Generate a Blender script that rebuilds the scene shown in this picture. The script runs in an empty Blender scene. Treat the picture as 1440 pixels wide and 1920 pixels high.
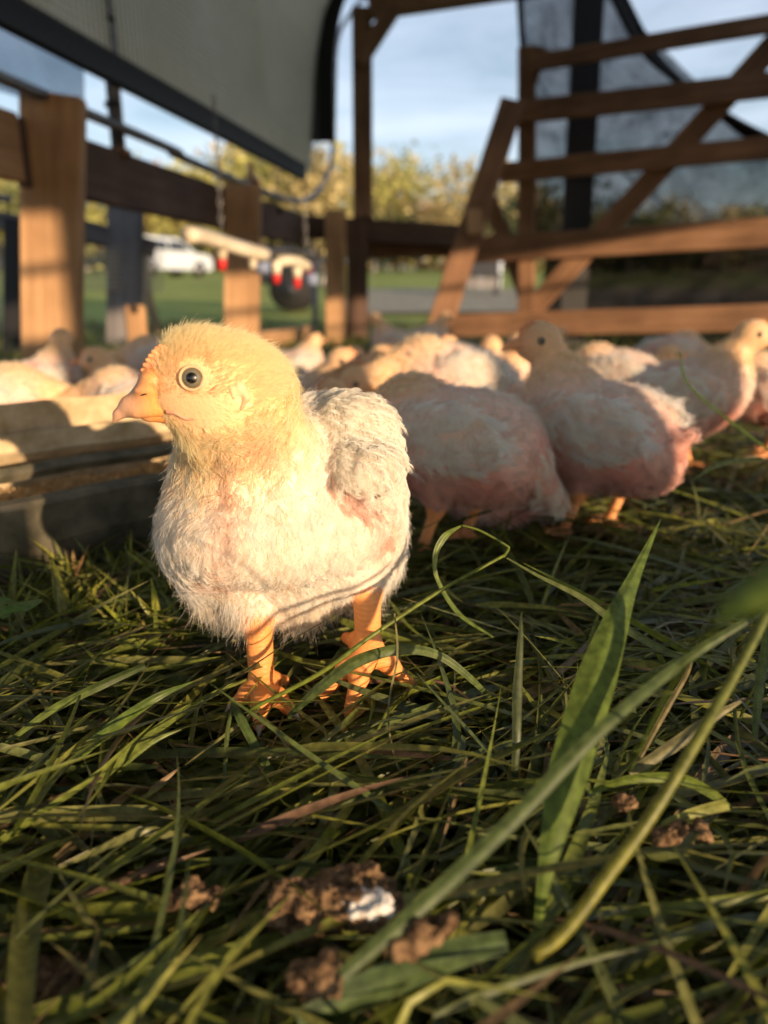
import bpy, bmesh, math, random
import numpy as np
from mathutils import Vector, Matrix, Quaternion, noise
random.seed(4); rng = np.random.default_rng(4)
C = bpy.context.scene.collection
SC = bpy.context.scene
R = math.radians

# ------------------------------------------------------------------ camera
CAMH = .25; F = 1386.7; TH = math.atan(405 / F)
cam = bpy.data.objects.new('camera', bpy.data.cameras.new('camera')); C.objects.link(cam)
cam.location = (0, 0, CAMH); cam.rotation_euler = (math.pi / 2 - TH, 0, 0)
cd = cam.data; cd.sensor_fit = 'VERTICAL'; cd.sensor_height = 36; cd.sensor_width = 27; cd.lens = 26
cd.clip_start = .01; cd.clip_end = 2000
cd.dof.use_dof = True; cd.dof.focus_distance = .425; cd.dof.aperture_fstop = 4.6
SC.camera = cam
# ------------------------------------------------------------------ light
SUN_AZ = 38      # degrees to the right of straight behind the camera
SUN_EL = 10
w = bpy.data.worlds.new('World'); SC.world = w; w.use_nodes = True
nt = w.node_tree; nt.nodes.clear()
sky = nt.nodes.new('ShaderNodeTexSky'); sky.sky_type = 'NISHITA'; sky.sun_disc = False
sky.sun_elevation = R(SUN_EL); sky.sun_rotation = R(180 - SUN_AZ); sky.air_density = 1.0; sky.dust_density = .6; sky.ozone_density = 1.6
tc = nt.nodes.new('ShaderNodeTexCoord'); mp = nt.nodes.new('ShaderNodeMapping'); mp.inputs['Scale'].default_value = (1.6, 1.6, 6)
nz = nt.nodes.new('ShaderNodeTexNoise'); nz.inputs['Scale'].default_value = 1.5; nz.inputs['Detail'].default_value = 6; nz.inputs['Roughness'].default_value = .6
nz.inputs['Distortion'].default_value = .6
cr = nt.nodes.new('ShaderNodeValToRGB'); cr.color_ramp.elements[0].position = .36; cr.color_ramp.elements[1].position = .72
cr.color_ramp.elements[0].color = (.08, .08, .08, 1); cr.color_ramp.elements[1].color = (.6, .6, .6, 1)
mx = nt.nodes.new('ShaderNodeMix'); mx.data_type = 'RGBA'; mx.inputs[7].default_value = (8.6, 9.3, 10.9, 1)
bg = nt.nodes.new('ShaderNodeBackground'); bg.inputs['Strength'].default_value = .088
ow = nt.nodes.new('ShaderNodeOutputWorld')
L = nt.links
L.new(tc.outputs['Generated'], mp.inputs['Vector']); L.new(mp.outputs['Vector'], nz.inputs['Vector']); L.new(nz.outputs['Fac'], cr.inputs['Fac'])
L.new(cr.outputs['Color'], mx.inputs[0]); L.new(sky.outputs['Color'], mx.inputs[6]); L.new(mx.outputs[2], bg.inputs['Color']); L.new(bg.outputs['Background'], ow.inputs['Surface'])
sun = bpy.data.objects.new('sun', bpy.data.lights.new('sun', 'SUN')); C.objects.link(sun)
sun.data.energy = 4.4; sun.data.angle = R(.75); sun.data.color = (1, .71, .44)
sv = Vector((math.sin(R(SUN_AZ)) * math.cos(R(SUN_EL)), -math.cos(R(SUN_AZ)) * math.cos(R(SUN_EL)), math.sin(R(SUN_EL))))
sun.rotation_euler = sv.to_track_quat('Z', 'Y').to_euler(); sun.location = sv * 20
SC.view_settings.view_transform = 'Standard'; SC.view_settings.look = 'None'; SC.view_settings.gamma = 1
SC.view_settings.exposure = .74
SC.render.engine = 'CYCLES'; SC.cycles.use_denoising = True
SC.cycles.max_bounces = 10; SC.cycles.diffuse_bounces = 6; SC.cycles.transparent_max_bounces = 16; SC.cycles.caustics_reflective = False; SC.cycles.caustics_refractive = False

# ------------------------------------------------------------------ geometry of view: real places from sight lines
def ray(px, py):
    x = (px - 720) / F; v = (py - 960) / F
    return np.array([x, math.cos(TH) - v * math.sin(TH), -math.sin(TH) - v * math.cos(TH)])
O = np.array([0, 0, CAMH])
def P(px, py, Z):
    d = ray(px, py); return O + d * (Z / d[1])
def G(px, py, h=0):
    d = ray(px, py); return O + d * ((h - CAMH) / d[2])
def onplane(px, py, p0, n):
    d = ray(px, py); t = (p0[0] * n[0] + p0[1] * n[1]) / (d[0] * n[0] + d[1] * n[1]); return O + d * t
def PW(px, py): return onplane(px, py, (-.85, 1.9), (1, -.2))
def PG(px, py): return onplane(px, py, (.63, 3.3), (1, 2.2))

# ------------------------------------------------------------------ materials
def mat(name, col, rough=.7, metal=0, build=None, spec=.3):
    m = bpy.data.materials.new(name); m.use_nodes = True
    b = m.node_tree.nodes['Principled BSDF']
    b.inputs['Base Color'].default_value = (*col, 1); b.inputs['Roughness'].default_value = rough; b.inputs['Metallic'].default_value = metal
    b.inputs['Specular IOR Level'].default_value = spec
    if build: build(m.node_tree, b)
    return m
def N(t, kind, **kw):
    n = t.nodes.new(kind)
    for k, v in kw.items():
        if k in n.inputs: n.inputs[k].default_value = v
        else: setattr(n, k, v)
    return n
def ramp(t, stops, src):
    r = t.nodes.new('ShaderNodeValToRGB'); e = r.color_ramp.elements
    while len(e) < len(stops): e.new(.5)
    for i, (p, c) in enumerate(stops): e[i].position = p; e[i].color = (*c, 1)
    t.links.new(src, r.inputs['Fac']); return r
def bump(t, b, src, strength, dist):
    n = t.nodes.new('ShaderNodeBump'); n.inputs['Strength'].default_value = strength; n.inputs['Distance'].default_value = dist
    t.links.new(src, n.inputs['Height']); t.links.new(n.outputs['Normal'], b.inputs['Normal'])
def wood(name, c0, c1, rough=.75):
    def f(t, b):
        tcn = N(t, 'ShaderNodeTexCoord'); m = N(t, 'ShaderNodeMapping'); m.inputs['Scale'].default_value = (3, 40, 40)
        oi = N(t, 'ShaderNodeObjectInfo')
        t.links.new(tcn.outputs['Object'], m.inputs['Vector']); t.links.new(oi.outputs['Random'], m.inputs['Location'])
        n = N(t, 'ShaderNodeTexNoise', Scale=1.2, Detail=6.0, Roughness=.6, Distortion=.4); t.links.new(m.outputs[0], n.inputs['Vector'])
        n2 = N(t, 'ShaderNodeTexNoise', Scale=5.0, Detail=4.0); t.links.new(tcn.outputs['Object'], n2.inputs['Vector'])
        r = ramp(t, [(.3, c0), (.7, c1)], n.outputs['Fac'])
        r2 = ramp(t, [(.35, (.55, .52, .5)), (.65, (1, 1, 1))], n2.outputs['Fac'])
        x = N(t, 'ShaderNodeMix', data_type='RGBA', blend_type='MULTIPLY'); x.inputs[0].default_value = .7
        t.links.new(r.outputs[0], x.inputs[6]); t.links.new(r2.outputs[0], x.inputs[7]); t.links.new(x.outputs[2], b.inputs['Base Color'])
        bump(t, b, n.outputs['Fac'], .4, .002)
    return mat(name, c1, rough, build=f)
M = {}
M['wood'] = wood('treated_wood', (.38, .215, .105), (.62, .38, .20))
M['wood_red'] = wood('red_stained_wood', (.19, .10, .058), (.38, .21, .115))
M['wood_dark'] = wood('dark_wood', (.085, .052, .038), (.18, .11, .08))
M['wood_grey'] = wood('weathered_grey_wood', (.15, .14, .145), (.29, .275, .28))
def two(c0, c1, scale, bs=.0, bd=.002, lo=.35, hi=.65, detail=5.0):
    def f(t, b):
        tcn = N(t, 'ShaderNodeTexCoord'); n = N(t, 'ShaderNodeTexNoise', Scale=scale, Detail=detail, Roughness=.6)
        t.links.new(tcn.outputs['Object'], n.inputs['Vector'])
        r = ramp(t, [(lo, c0), (hi, c1)], n.outputs['Fac']); t.links.new(r.outputs[0], b.inputs['Base Color'])
        if bs: bump(t, b, n.outputs['Fac'], bs, bd)
    return f
M['galv'] = mat('galvanised_pipe', (.2, .2, .21), .45, .6, two((.12, .12, .13), (.26, .26, .27), 20))
M['black_bar'] = mat('black_bar', (.02, .02, .022), .6)
M['black_plastic'] = mat('black_plastic', (.015, .015, .016), .5)
M['pvc'] = mat('cream_pvc', (.75, .68, .52), .5, build=two((.6, .52, .38), (.8, .74, .6), 14))
M['red'] = mat('red_plastic', (.55, .03, .03), .35)
M['white_car'] = mat('white_car_paint', (.5, .56, .64), .25, spec=.5)
M['glass_dark'] = mat('dark_window_glass', (.03, .04, .05), .08, spec=.6)
M['rubber'] = mat('tyre_rubber', (.02, .02, .02), .8)
M['rim'] = mat('wheel_rim', (.35, .35, .37), .35, .8)
M['tail'] = mat('tail_lamp_plastic', (.4, .02, .02), .3)
M['dark_metal'] = mat('dark_painted_metal', (.03, .033, .04), .5, .2)
M['tan_fabric'] = mat('tan_canvas', (.35, .26, .17), .9)
M['trough'] = mat('dusty_galvanised_steel', (.18, .17, .13), .7, .15, two((.085, .08, .055), (.23, .2, .14), 26, .3, .001), spec=.2)
M['trough_tan'] = mat('feed_dusted_steel', (.4, .33, .22), .8, .0, two((.42, .31, .17), (.66, .52, .33), 40, .2, .0008), spec=.2)
M['feed'] = mat('feed_crumble', (.35, .24, .12), .9, build=two((.32, .21, .10), (.66, .48, .24), 160, .5, .002))
M['soil'] = mat('thatch_soil', (.05, .04, .02), .95, build=two((.025, .03, .012), (.085, .07, .035), 30, .6, .01))
M['dropping'] = mat('brown_dropping', (.16, .09, .045), .9, build=two((.07, .038, .018), (.30, .19, .10), 210, 1.0, .003, .38, .66))
M['dropping_white'] = mat('white_urate', (.7, .68, .64), .7, build=two((.22, .15, .1), (.75, .73, .7), 190, .9, .003, .36, .5))

def leafy(name, rough=.5, trans=.35, grain=60., spec=.35, gloss=True):
    m = bpy.data.materials.new(name); m.use_nodes = True; t = m.node_tree; b = t.nodes['Principled BSDF']; out = t.nodes['Material Output']
    a = N(t, 'ShaderNodeAttribute', attribute_name='tint'); tcn = N(t, 'ShaderNodeTexCoord')
    n = N(t, 'ShaderNodeTexNoise', Scale=grain, Detail=3.0); t.links.new(tcn.outputs['Object'], n.inputs['Vector'])
    r = ramp(t, [(.3, (.5, .52, .48)), (.7, (1.15, 1.12, 1.05))], n.outputs['Fac'])
    x = N(t, 'ShaderNodeMix', data_type='RGBA', blend_type='MULTIPLY'); x.inputs[0].default_value = 1
    t.links.new(a.outputs['Color'], x.inputs[6]); t.links.new(r.outputs[0], x.inputs[7]); t.links.new(x.outputs[2], b.inputs['Base Color'])
    b.inputs['Roughness'].default_value = rough; b.inputs['Specular IOR Level'].default_value = spec
    tr = N(t, 'ShaderNodeBsdfTranslucent'); t.links.new(x.outputs[2], tr.inputs['Color'])
    s = N(t, 'ShaderNodeMixShader'); s.inputs[0].default_value = trans
    t.links.new(b.outputs[0], s.inputs[1]); t.links.new(tr.outputs[0], s.inputs[2]); t.links.new(s.outputs[0], out.inputs['Surface'])
    return m
M['grass'] = leafy('grass_blade', .42, .4, 220., .5)
M['leaf'] = leafy('tree_leaf', .7, .25, 3.)
def plume(name, trans=.45):
    m = bpy.data.materials.new(name); m.use_nodes = True; t = m.node_tree; b = t.nodes['Principled BSDF']; out = t.nodes['Material Output']
    a = N(t, 'ShaderNodeAttribute', attribute_name='tint')
    t.links.new(a.outputs['Color'], b.inputs['Base Color']); b.inputs['Roughness'].default_value = .75; b.inputs['Specular IOR Level'].default_value = .15
    tr = N(t, 'ShaderNodeBsdfTranslucent'); t.links.new(a.outputs['Color'], tr.inputs['Color'])
    s = N(t, 'ShaderNodeMixShader'); s.inputs[0].default_value = trans
    t.links.new(b.outputs[0], s.inputs[1]); t.links.new(tr.outputs[0], s.inputs[2]); t.links.new(s.outputs[0], out.inputs['Surface'])
    return m
M['plume'] = plume('down_and_feather')
def skinf(t, b):
    a = N(t, 'ShaderNodeAttribute', attribute_name='tint'); t.links.new(a.outputs['Color'], b.inputs['Base Color'])
    tcn = N(t, 'ShaderNodeTexCoord'); v = N(t, 'ShaderNodeTexVoronoi', Scale=420.); t.links.new(tcn.outputs['Object'], v.inputs['Vector'])
    b.inputs['Subsurface Weight'].default_value = .25; b.inputs['Subsurface Radius'].default_value = (1, .35, .15); b.inputs['Subsurface Scale'].default_value = .003
    wv = N(t, 'ShaderNodeTexWave', Scale=130., Distortion=1.5); wv.bands_direction = 'Z'; t.links.new(tcn.outputs['Object'], wv.inputs['Vector'])
    sz = N(t, 'ShaderNodeSeparateXYZ'); t.links.new(tcn.outputs['Object'], sz.inputs[0]); lt = N(t, 'ShaderNodeMath', operation='LESS_THAN'); lt.inputs[1].default_value = .085; t.links.new(sz.outputs['Z'], lt.inputs[0])
    ml = N(t, 'ShaderNodeMath', operation='MULTIPLY'); t.links.new(lt.outputs[0], ml.inputs[0]); t.links.new(wv.outputs['Fac'], ml.inputs[1])
    ad = N(t, 'ShaderNodeMath', operation='ADD'); t.links.new(v.outputs['Distance'], ad.inputs[0]); t.links.new(ml.outputs[0], ad.inputs[1])
    bump(t, b, ad.outputs[0], .35, .0005)
M['skin'] = mat('chicken_skin', (.7, .4, .25), .5, build=skinf)
M['horn'] = mat('beak_horn', (.62, .3, .12), .48, build=skinf, spec=.45)
M['comb'] = mat('comb_flesh', (.62, .22, .12), .5, build=two((.6, .2, .1), (.72, .42, .2), 300, .3, .0004))
M['lid'] = mat('eyelid_skin', (.66, .46, .27), .6)
M['gape'] = mat('gape_pink_skin', (.74, .34, .22), .6)
M['claw'] = mat('claw_horn', (.62, .48, .38), .4)
M['eye_black'] = mat('pupil', (.004, .004, .004), .05, spec=.8)
def irisf(t, b):
    tcn = N(t, 'ShaderNodeTexCoord')
    sp = N(t, 'ShaderNodeSeparateXYZ'); t.links.new(tcn.outputs['Object'], sp.inputs[0])
    r = ramp(t, [(0, (.03, .03, .025)), (.62, (.1, .09, .065)), (.80, (.16, .145, .105)), (.9, (.16, .145, .105)), (.905, (.004, .004, .004)), (1, (.003, .003, .003))], sp.outputs['Z'])
    t.links.new(r.outputs[0], b.inputs['Base Color'])
    b.inputs['Coat Weight'].default_value = 1; b.inputs['Coat Roughness'].default_value = .03
M['iris'] = mat('iris', (.1, .1, .08), .35, build=irisf)

# ------------------------------------------------------------------ helpers
def link(o, parent=None):
    C.objects.link(o)
    if parent: o.parent = parent
    return o
def tag(o, label=None, cat=None, group=None, kind=None):
    if label: o['label'] = label
    if cat: o['category'] = cat
    if group: o['group'] = group
    if kind: o['kind'] = kind
    return o
def empty(name, loc=(0, 0, 0), label=None, cat=None, group=None, rz=0):
    o = bpy.data.objects.new(name, None); o.empty_display_size = .02; o.location = loc; o.rotation_euler = (0, 0, rz)
    C.objects.link(o); return tag(o, label, cat, group)
def mesh(name, V, Fc, m, parent=None, smooth=False, tint=None):
    me = bpy.data.meshes.new(name); me.from_pydata([tuple(map(float, v)) for v in V], [], [tuple(map(int, f)) for f in Fc])
    me.materials.append(m)
    if smooth: me.polygons.foreach_set('use_smooth', [True] * len(me.polygons))
    if tint is not None:
        a = me.attributes.new('tint', 'FLOAT_COLOR', 'POINT'); a.data.foreach_set('color', np.c_[tint, np.ones(len(tint))].astype(np.float32).ravel())
    me.update(); o = bpy.data.objects.new(name, me); return link(o, parent)
def fastmesh(name, V, Q, m, parent=None, smooth=True, tint=None):
    V = np.asarray(V, np.float32); Q = np.asarray(Q, np.int32); k = Q.shape[1]
    me = bpy.data.meshes.new(name); me.vertices.add(len(V)); me.vertices.foreach_set('co', V.ravel())
    me.loops.add(Q.size); me.loops.foreach_set('vertex_index', Q.ravel())
    me.polygons.add(len(Q)); me.polygons.foreach_set('loop_start', np.arange(0, Q.size, k, dtype=np.int32))
    if smooth: me.polygons.foreach_set('use_smooth', np.ones(len(Q), bool))
    me.materials.append(m); me.update(calc_edges=True)
    if tint is not None:
        a = me.attributes.new('tint', 'FLOAT_COLOR', 'POINT'); a.data.foreach_set('color', np.c_[tint, np.ones(len(tint))].astype(np.float32).ravel())
    o = bpy.data.objects.new(name, me); return link(o, parent)
def set_world(o, mw):
    # matrix relative to parent (parents are plain Empties that are never scaled)
    if o.parent:
        pm = Matrix.Translation(o.parent.location) @ o.parent.rotation_euler.to_matrix().to_4x4()
        o.matrix_local = pm.inverted() @ mw
    else: o.matrix_world = mw
def plank(name, p0, p1, width, thick, m, parent=None, up=(0, 0, 1), bev=.003):
    """a board from p0 to p1 (its centre line); width is measured along 'up', thickness across"""
    p0 = Vector(p0); p1 = Vector(p1); x = (p1 - p0); ln = x.length; x.normalize()
    z = Vector(up); z = (z - x * z.dot(x)).normalized(); y = z.cross(x)
    bm = bmesh.new(); bmesh.ops.create_cube(bm, size=1); bmesh.ops.scale(bm, vec=(ln, thick, width), verts=bm.verts)
    # subdivide along the length for a touch of warp
    es = [e for e in bm.edges if abs((e.verts[0].co - e.verts[1].co).x) > ln * .5]
    bmesh.ops.subdivide_edges(bm, edges=es, cuts=5, use_grid_fill=True)
    s = random.random() * 50
    for v in bm.verts:
        n = noise.noise_vector(Vector((v.co.x * 2 + s, s, v.co.z * 3))); v.co += n * min(width, .06) * .05
    if bev: bmesh.ops.bevel(bm, geom=[e for e in bm.edges if len(e.link_faces) == 2 and e.calc_face_angle(0) > 1], offset=bev, segments=1, affect='EDGES')
    me = bpy.data.meshes.new(name); bm.to_mesh(me); bm.free(); me.materials.append(m)
    o = bpy.data.objects.new(name, me); link(o, parent)
    mw = Matrix.Translation((p0 + p1) / 2) @ Matrix((x, y, z)).transposed().to_4x4(); set_world(o, mw); return o
def catmull(pts, n=8):
    pts = [np.asarray(p, float) for p in pts]; p = [2 * pts[0] - pts[1]] + pts + [2 * pts[-1] - pts[-2]]; out = []
    for i in range(1, len(p) - 2):
        for k in range(n):
            t = k / n; a, b, c, d = p[i - 1:i + 3]
            out.append(.5 * ((2 * b) + (c - a) * t + (2 * a - 5 * b + 4 * c - d) * t * t + (3 * b - a - 3 * c + d) * t ** 3))
    out.append(pts[-1]); return np.array(out)
def tube(name, pts, rad, m, parent=None, seg=10, smooth=True, tint=None, cap=True):
    pts = np.asarray(pts, float); n = len(pts); rad = np.broadcast_to(rad, (n,))
    T = np.gradient(pts, axis=0); T /= np.linalg.norm(T, axis=1)[:, None] + 1e-12
    u = np.cross(T[0], [0, 0, 1.]);
    if np.linalg.norm(u) < .05: u = np.cross(T[0], [0, 1., 0])
    V = []
    for i in range(n):
        u = u - T[i] * u.dot(T[i]); u /= np.linalg.norm(u); v = np.cross(T[i], u)
        for k in range(seg):
            a = 2 * math.pi * k / seg; V.append(pts[i] + rad[i] * (u * math.cos(a) + v * math.sin(a)))
    Fc = [(i * seg + k, i * seg + (k + 1) % seg, (i + 1) * seg + (k + 1) % seg, (i + 1) * seg + k) for i in range(n - 1) for k in range(seg)]
    if cap: Fc += [tuple(range(seg))[::-1], tuple((n - 1) * seg + k for k in range(seg))]
    return mesh(name, V, Fc, m, parent, smooth, tint)
def loc_(parent, p):
    """world point -> coordinates of an unrotated Empty"""
    return np.asarray(p, float) - np.array(parent.location)
def boxmesh(name, lo, hi, m, parent=None, bev=0):
    bm = bmesh.new(); bmesh.ops.create_cube(bm, size=1)
    lo = Vector(lo); hi = Vector(hi)
    bmesh.ops.scale(bm, vec=(hi - lo), verts=bm.verts); bmesh.ops.translate(bm, vec=(lo + hi) / 2, verts=bm.verts)
    if bev: bmesh.ops.bevel(bm, geom=bm.edges[:], offset=bev, segments=2, affect='EDGES')
    me = bpy.data.meshes.new(name); bm.to_mesh(me); bm.free(); me.materials.append(m)
    return link(bpy.data.objects.new(name, me), parent)

# ------------------------------------------------------------------ terrain
def terr(x, y):
    y = np.asarray(y, float); r = np.maximum(y - 5.5, 0)
    return .037 * r * (1 - np.exp(-r / 4)) - .0 + .03 * np.sin(x * .3 + 1) * np.minimum(r / 10, 1)
def grid(name, xs, ys, zf, m, **kw):
    X, Y = np.meshgrid(xs, ys); Z = zf(X, Y); V = np.c_[X.ravel(), Y.ravel(), Z.ravel()]; nx = len(xs)
    i, j = np.meshgrid(np.arange(nx - 1), np.arange(len(ys) - 1)); a = (j * nx + i).ravel()
    return fastmesh(name, V, np.c_[a, a + 1, a + nx + 1, a + nx], m, **kw)
def fieldm(t, b):
    tcn = N(t, 'ShaderNodeTexCoord'); n = N(t, 'ShaderNodeTexNoise', Scale=.8, Detail=8.0, Roughness=.65); t.links.new(tcn.outputs['Object'], n.inputs['Vector'])
    n2 = N(t, 'ShaderNodeTexNoise', Scale=30., Detail=4.0); t.links.new(tcn.outputs['Object'], n2.inputs['Vector'])
    r = ramp(t, [(.3, (.18, .23, .05)), (.55, (.26, .30, .08)), (.75, (.34, .33, .13))], n.outputs['Fac'])
    r2 = ramp(t, [(.3, (.55, .55, .55)), (.7, (1.2, 1.2, 1.2))], n2.outputs['Fac'])
    x = N(t, 'ShaderNodeMix', data_type='RGBA', blend_type='MULTIPLY'); x.inputs[0].default_value = 1
    t.links.new(r.outputs[0], x.inputs[6]); t.links.new(r2.outputs[0], x.inputs[7])
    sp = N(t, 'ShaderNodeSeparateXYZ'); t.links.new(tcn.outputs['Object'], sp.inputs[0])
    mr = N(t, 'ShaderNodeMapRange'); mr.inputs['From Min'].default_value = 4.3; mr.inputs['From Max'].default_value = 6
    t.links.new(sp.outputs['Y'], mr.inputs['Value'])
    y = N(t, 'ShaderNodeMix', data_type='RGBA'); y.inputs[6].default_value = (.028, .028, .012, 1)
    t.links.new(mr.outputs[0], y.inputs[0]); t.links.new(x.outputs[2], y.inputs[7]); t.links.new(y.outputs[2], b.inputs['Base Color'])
    bump(t, b, n2.outputs['Fac'], .6, .02)
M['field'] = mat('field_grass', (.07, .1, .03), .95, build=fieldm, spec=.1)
xs = np.r_[np.linspace(-300, -8, 30), np.linspace(-7.5, 7.5, 61), np.linspace(8, 300, 30)]
ys = np.r_[np.linspace(-60, -2, 12), np.linspace(-1.5, 14, 80), np.linspace(15, 400, 60)]
def gz(X, Y):
    z = terr(X, Y)
    z = z - .012 + .006 * np.sin(X * 23 + 2 * np.sin(Y * 9)) * np.sin(Y * 19 + X * 4) * (np.abs(Y) < 5)
    return np.where(Y > 90, z - (Y - 90) * .03, z)
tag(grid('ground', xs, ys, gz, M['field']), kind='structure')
M['gravel'] = mat('pale_gravel', (.4, .36, .28), .95, build=two((.17, .155, .11), (.28, .26, .19), 6, .3, .01))
lx = np.linspace(-.6, 30, 60)
tag(grid('gravel_lane', lx, np.linspace(0, 1, 6), lambda X, Y: X * 0, M['gravel']), kind='structure')
lane = C.objects['gravel_lane']
co = np.zeros(len(lane.data.vertices) * 3, np.float32); lane.data.vertices.foreach_get('co', co); co = co.reshape(-1, 3)
yy = 8.2 + co[:, 1] * 7.5 + .06 * co[:, 0] + .25 * np.sin(co[:, 0] * .7 + co[:, 1] * 3); co[:, 1] = yy; co[:, 2] = terr(co[:, 0], yy) + .02
lane.data.vertices.foreach_set('co', co.ravel()); lane.data.update()

# ------------------------------------------------------------------ SDF modelling
def pe(c, r, k=.012, rot=None): return ('e', np.asarray(c, float), np.asarray(r, float), k, rot)
def pc(a, b, ra, rb, k=.008): return ('c', np.asarray(a, float), np.asarray(b, float), ra, rb, k)
def prim_d(p, X):
    if p[0] == 'e':
        q = X - p[1]
        if p[4] is not None: q = q @ p[4]
        k0 = np.linalg.norm(q / p[2], axis=-1); k1 = np.linalg.norm(q / p[2] ** 2, axis=-1)
        return k0 * (k0 - 1) / np.maximum(k1, 1e-9)
    a, b = p[1], p[2]; ba = b - a; h = np.clip(((X - a) @ ba) / (ba @ ba), 0, 1)
    return np.linalg.norm(X - a - h[..., None] * ba, axis=-1) - (p[3] + (p[4] - p[3]) * h)
def smin(a, b, k):
    h = np.maximum(k - np.abs(a - b), 0) / k
    return np.minimum(a, b) - h * h * k * .25
def sdf(prims, X):
    d = None
    for p in prims:
        e = prim_d(p, X); k = p[3] if p[0] == 'e' else p[5]
        d = e if d is None else smin(d, e, k)
    return d
def bbox(p):
    if p[0] == 'e': m = max(p[2]); return p[1] - m, p[1] + m
    m = max(p[3], p[4]); return np.minimum(p[1], p[2]) - m, np.maximum(p[1], p[2]) + m
def grad(prims, X, e=2e-4):
    g = np.stack([sdf(prims, X + np.eye(3)[i] * e) - sdf(prims, X - np.eye(3)[i] * e) for i in range(3)], -1)
    return g / (np.linalg.norm(g, axis=-1, keepdims=True) + 1e-12)
def nets(prims, h, proj=2):
    bb = [bbox(p) for p in prims]; lo = np.min([b[0] for b in bb], 0) - 3 * h; hi = np.max([b[1] for b in bb], 0) + 3 * h
    n = np.ceil((hi - lo) / h).astype(int) + 1; D = np.full(n, .05, np.float32)
    ax = [lo[i] + h * np.arange(n[i]) for i in range(3)]
    for p, (b0, b1) in zip(prims, bb):
        k = p[3] if p[0] == 'e' else p[5]
        i0 = np.maximum(((b0 - lo - k - 3 * h) / h).astype(int), 0); i1 = np.minimum(((b1 - lo + k + 3 * h) / h).astype(int) + 2, n)
        sl = tuple(slice(i0[i], i1[i]) for i in range(3))
        X = np.stack(np.meshgrid(*[ax[i][sl[i]] for i in range(3)], indexing='ij'), -1)
        D[sl] = smin(D[sl], prim_d(p, X), k)
    S = D < 0; c = np.zeros(n - 1, np.int8)
    offs = [(i, j, k) for i in (0, 1) for j in (0, 1) for k in (0, 1)]
    for o in offs: c += S[o[0]:n[0] - 1 + o[0], o[1]:n[1] - 1 + o[1], o[2]:n[2] - 1 + o[2]]
    I = np.argwhere((c > 0) & (c < 8)); idx = np.full(n - 1, -1, np.int32); idx[tuple(I.T)] = np.arange(len(I))
    acc = np.zeros((len(I), 3)); cnt = np.zeros(len(I))
    for o in offs:
        for a in range(3):
            if o[a]: continue
            q = list(o); q[a] = 1
            A = D[I[:, 0] + o[0], I[:, 1] + o[1], I[:, 2] + o[2]]; B = D[I[:, 0] + q[0], I[:, 1] + q[1], I[:, 2] + q[2]]
            m = (A < 0) != (B < 0); t = A / np.where(m, A - B, 1); pnt = np.array(o, float)[None].repeat(len(I), 0); pnt[:, a] += t
            acc[m] += pnt[m]; cnt[m] += 1
    V = lo + h * (I + acc / cnt[:, None]); Q = []
    for a in range(3):
        b, c2 = (a + 1) % 3, (a + 2) % 3
        s0 = [slice(0, n[i]) for i in range(3)]; s0[a] = slice(0, n[a] - 1); s1 = list(s0); s1[a] = slice(1, n[a])
        A = S[tuple(s0)]; B = S[tuple(s1)]; E = np.argwhere(A != B); E = E[(E[:, b] > 0) & (E[:, c2] > 0)]
        E = E[(E[:, b] < n[b] - 1) & (E[:, c2] < n[c2] - 1)]
        ins = A[tuple(E.T)]
        def cell(db, dc):
            e = E.copy(); e[:, b] -= db; e[:, c2] -= dc; return idx[tuple(e.T)]
        q = np.stack([cell(1, 1), cell(0, 1), cell(0, 0), cell(1, 0)], 1); q[~ins] = q[~ins][:, ::-1]; Q.append(q)
    Q = np.concatenate(Q)
    for _ in range(proj):
        d = sdf(prims, V); V = V - grad(prims, V) * d[:, None] * .9
    return V, Q
def sample(V, Q, n, dens=None):
    a, b, c, d = (V[Q[:, i]] for i in range(4))
    T = np.concatenate([np.stack([a, b, c], 1), np.stack([a, c, d], 1)])
    ar = np.linalg.norm(np.cross(T[:, 1] - T[:, 0], T[:, 2] - T[:, 0]), axis=1)
    if dens is not None: ar = ar * dens(T.mean(1))
    i = rng.choice(len(T), n, p=ar / ar.sum()); u = np.sqrt(rng.random(n)); v = rng.random(n)
    return T[i, 0] * (1 - u)[:, None] + T[i, 1] * (u * (1 - v))[:, None] + T[i, 2] * (u * v)[:, None]
def unit(v): return v / (np.linalg.norm(v, axis=-1, keepdims=True) + 1e-12)
def hair_object(name, pts, rad, tint, m, parent):
    """pts (n,k,3): real strands"""
    n, k, _ = pts.shape
    hc = bpy.data.hair_curves.new(name); hc.add_curves([k] * n)
    hc.attributes['position'].data.foreach_set('vector', pts.astype(np.float32).ravel())
    ra = hc.attributes.get('radius') or hc.attributes.new('radius', 'FLOAT', 'POINT')
    ra.data.foreach_set('value', rad.astype(np.float32).ravel())
    ta = hc.attributes.new('tint', 'FLOAT_COLOR', 'CURVE'); ta.data.foreach_set('color', np.c_[tint, np.ones(n)].astype(np.float32).ravel())
    hc.materials.append(m); o = bpy.data.objects.new(name, hc); return link(o, parent)
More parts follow.
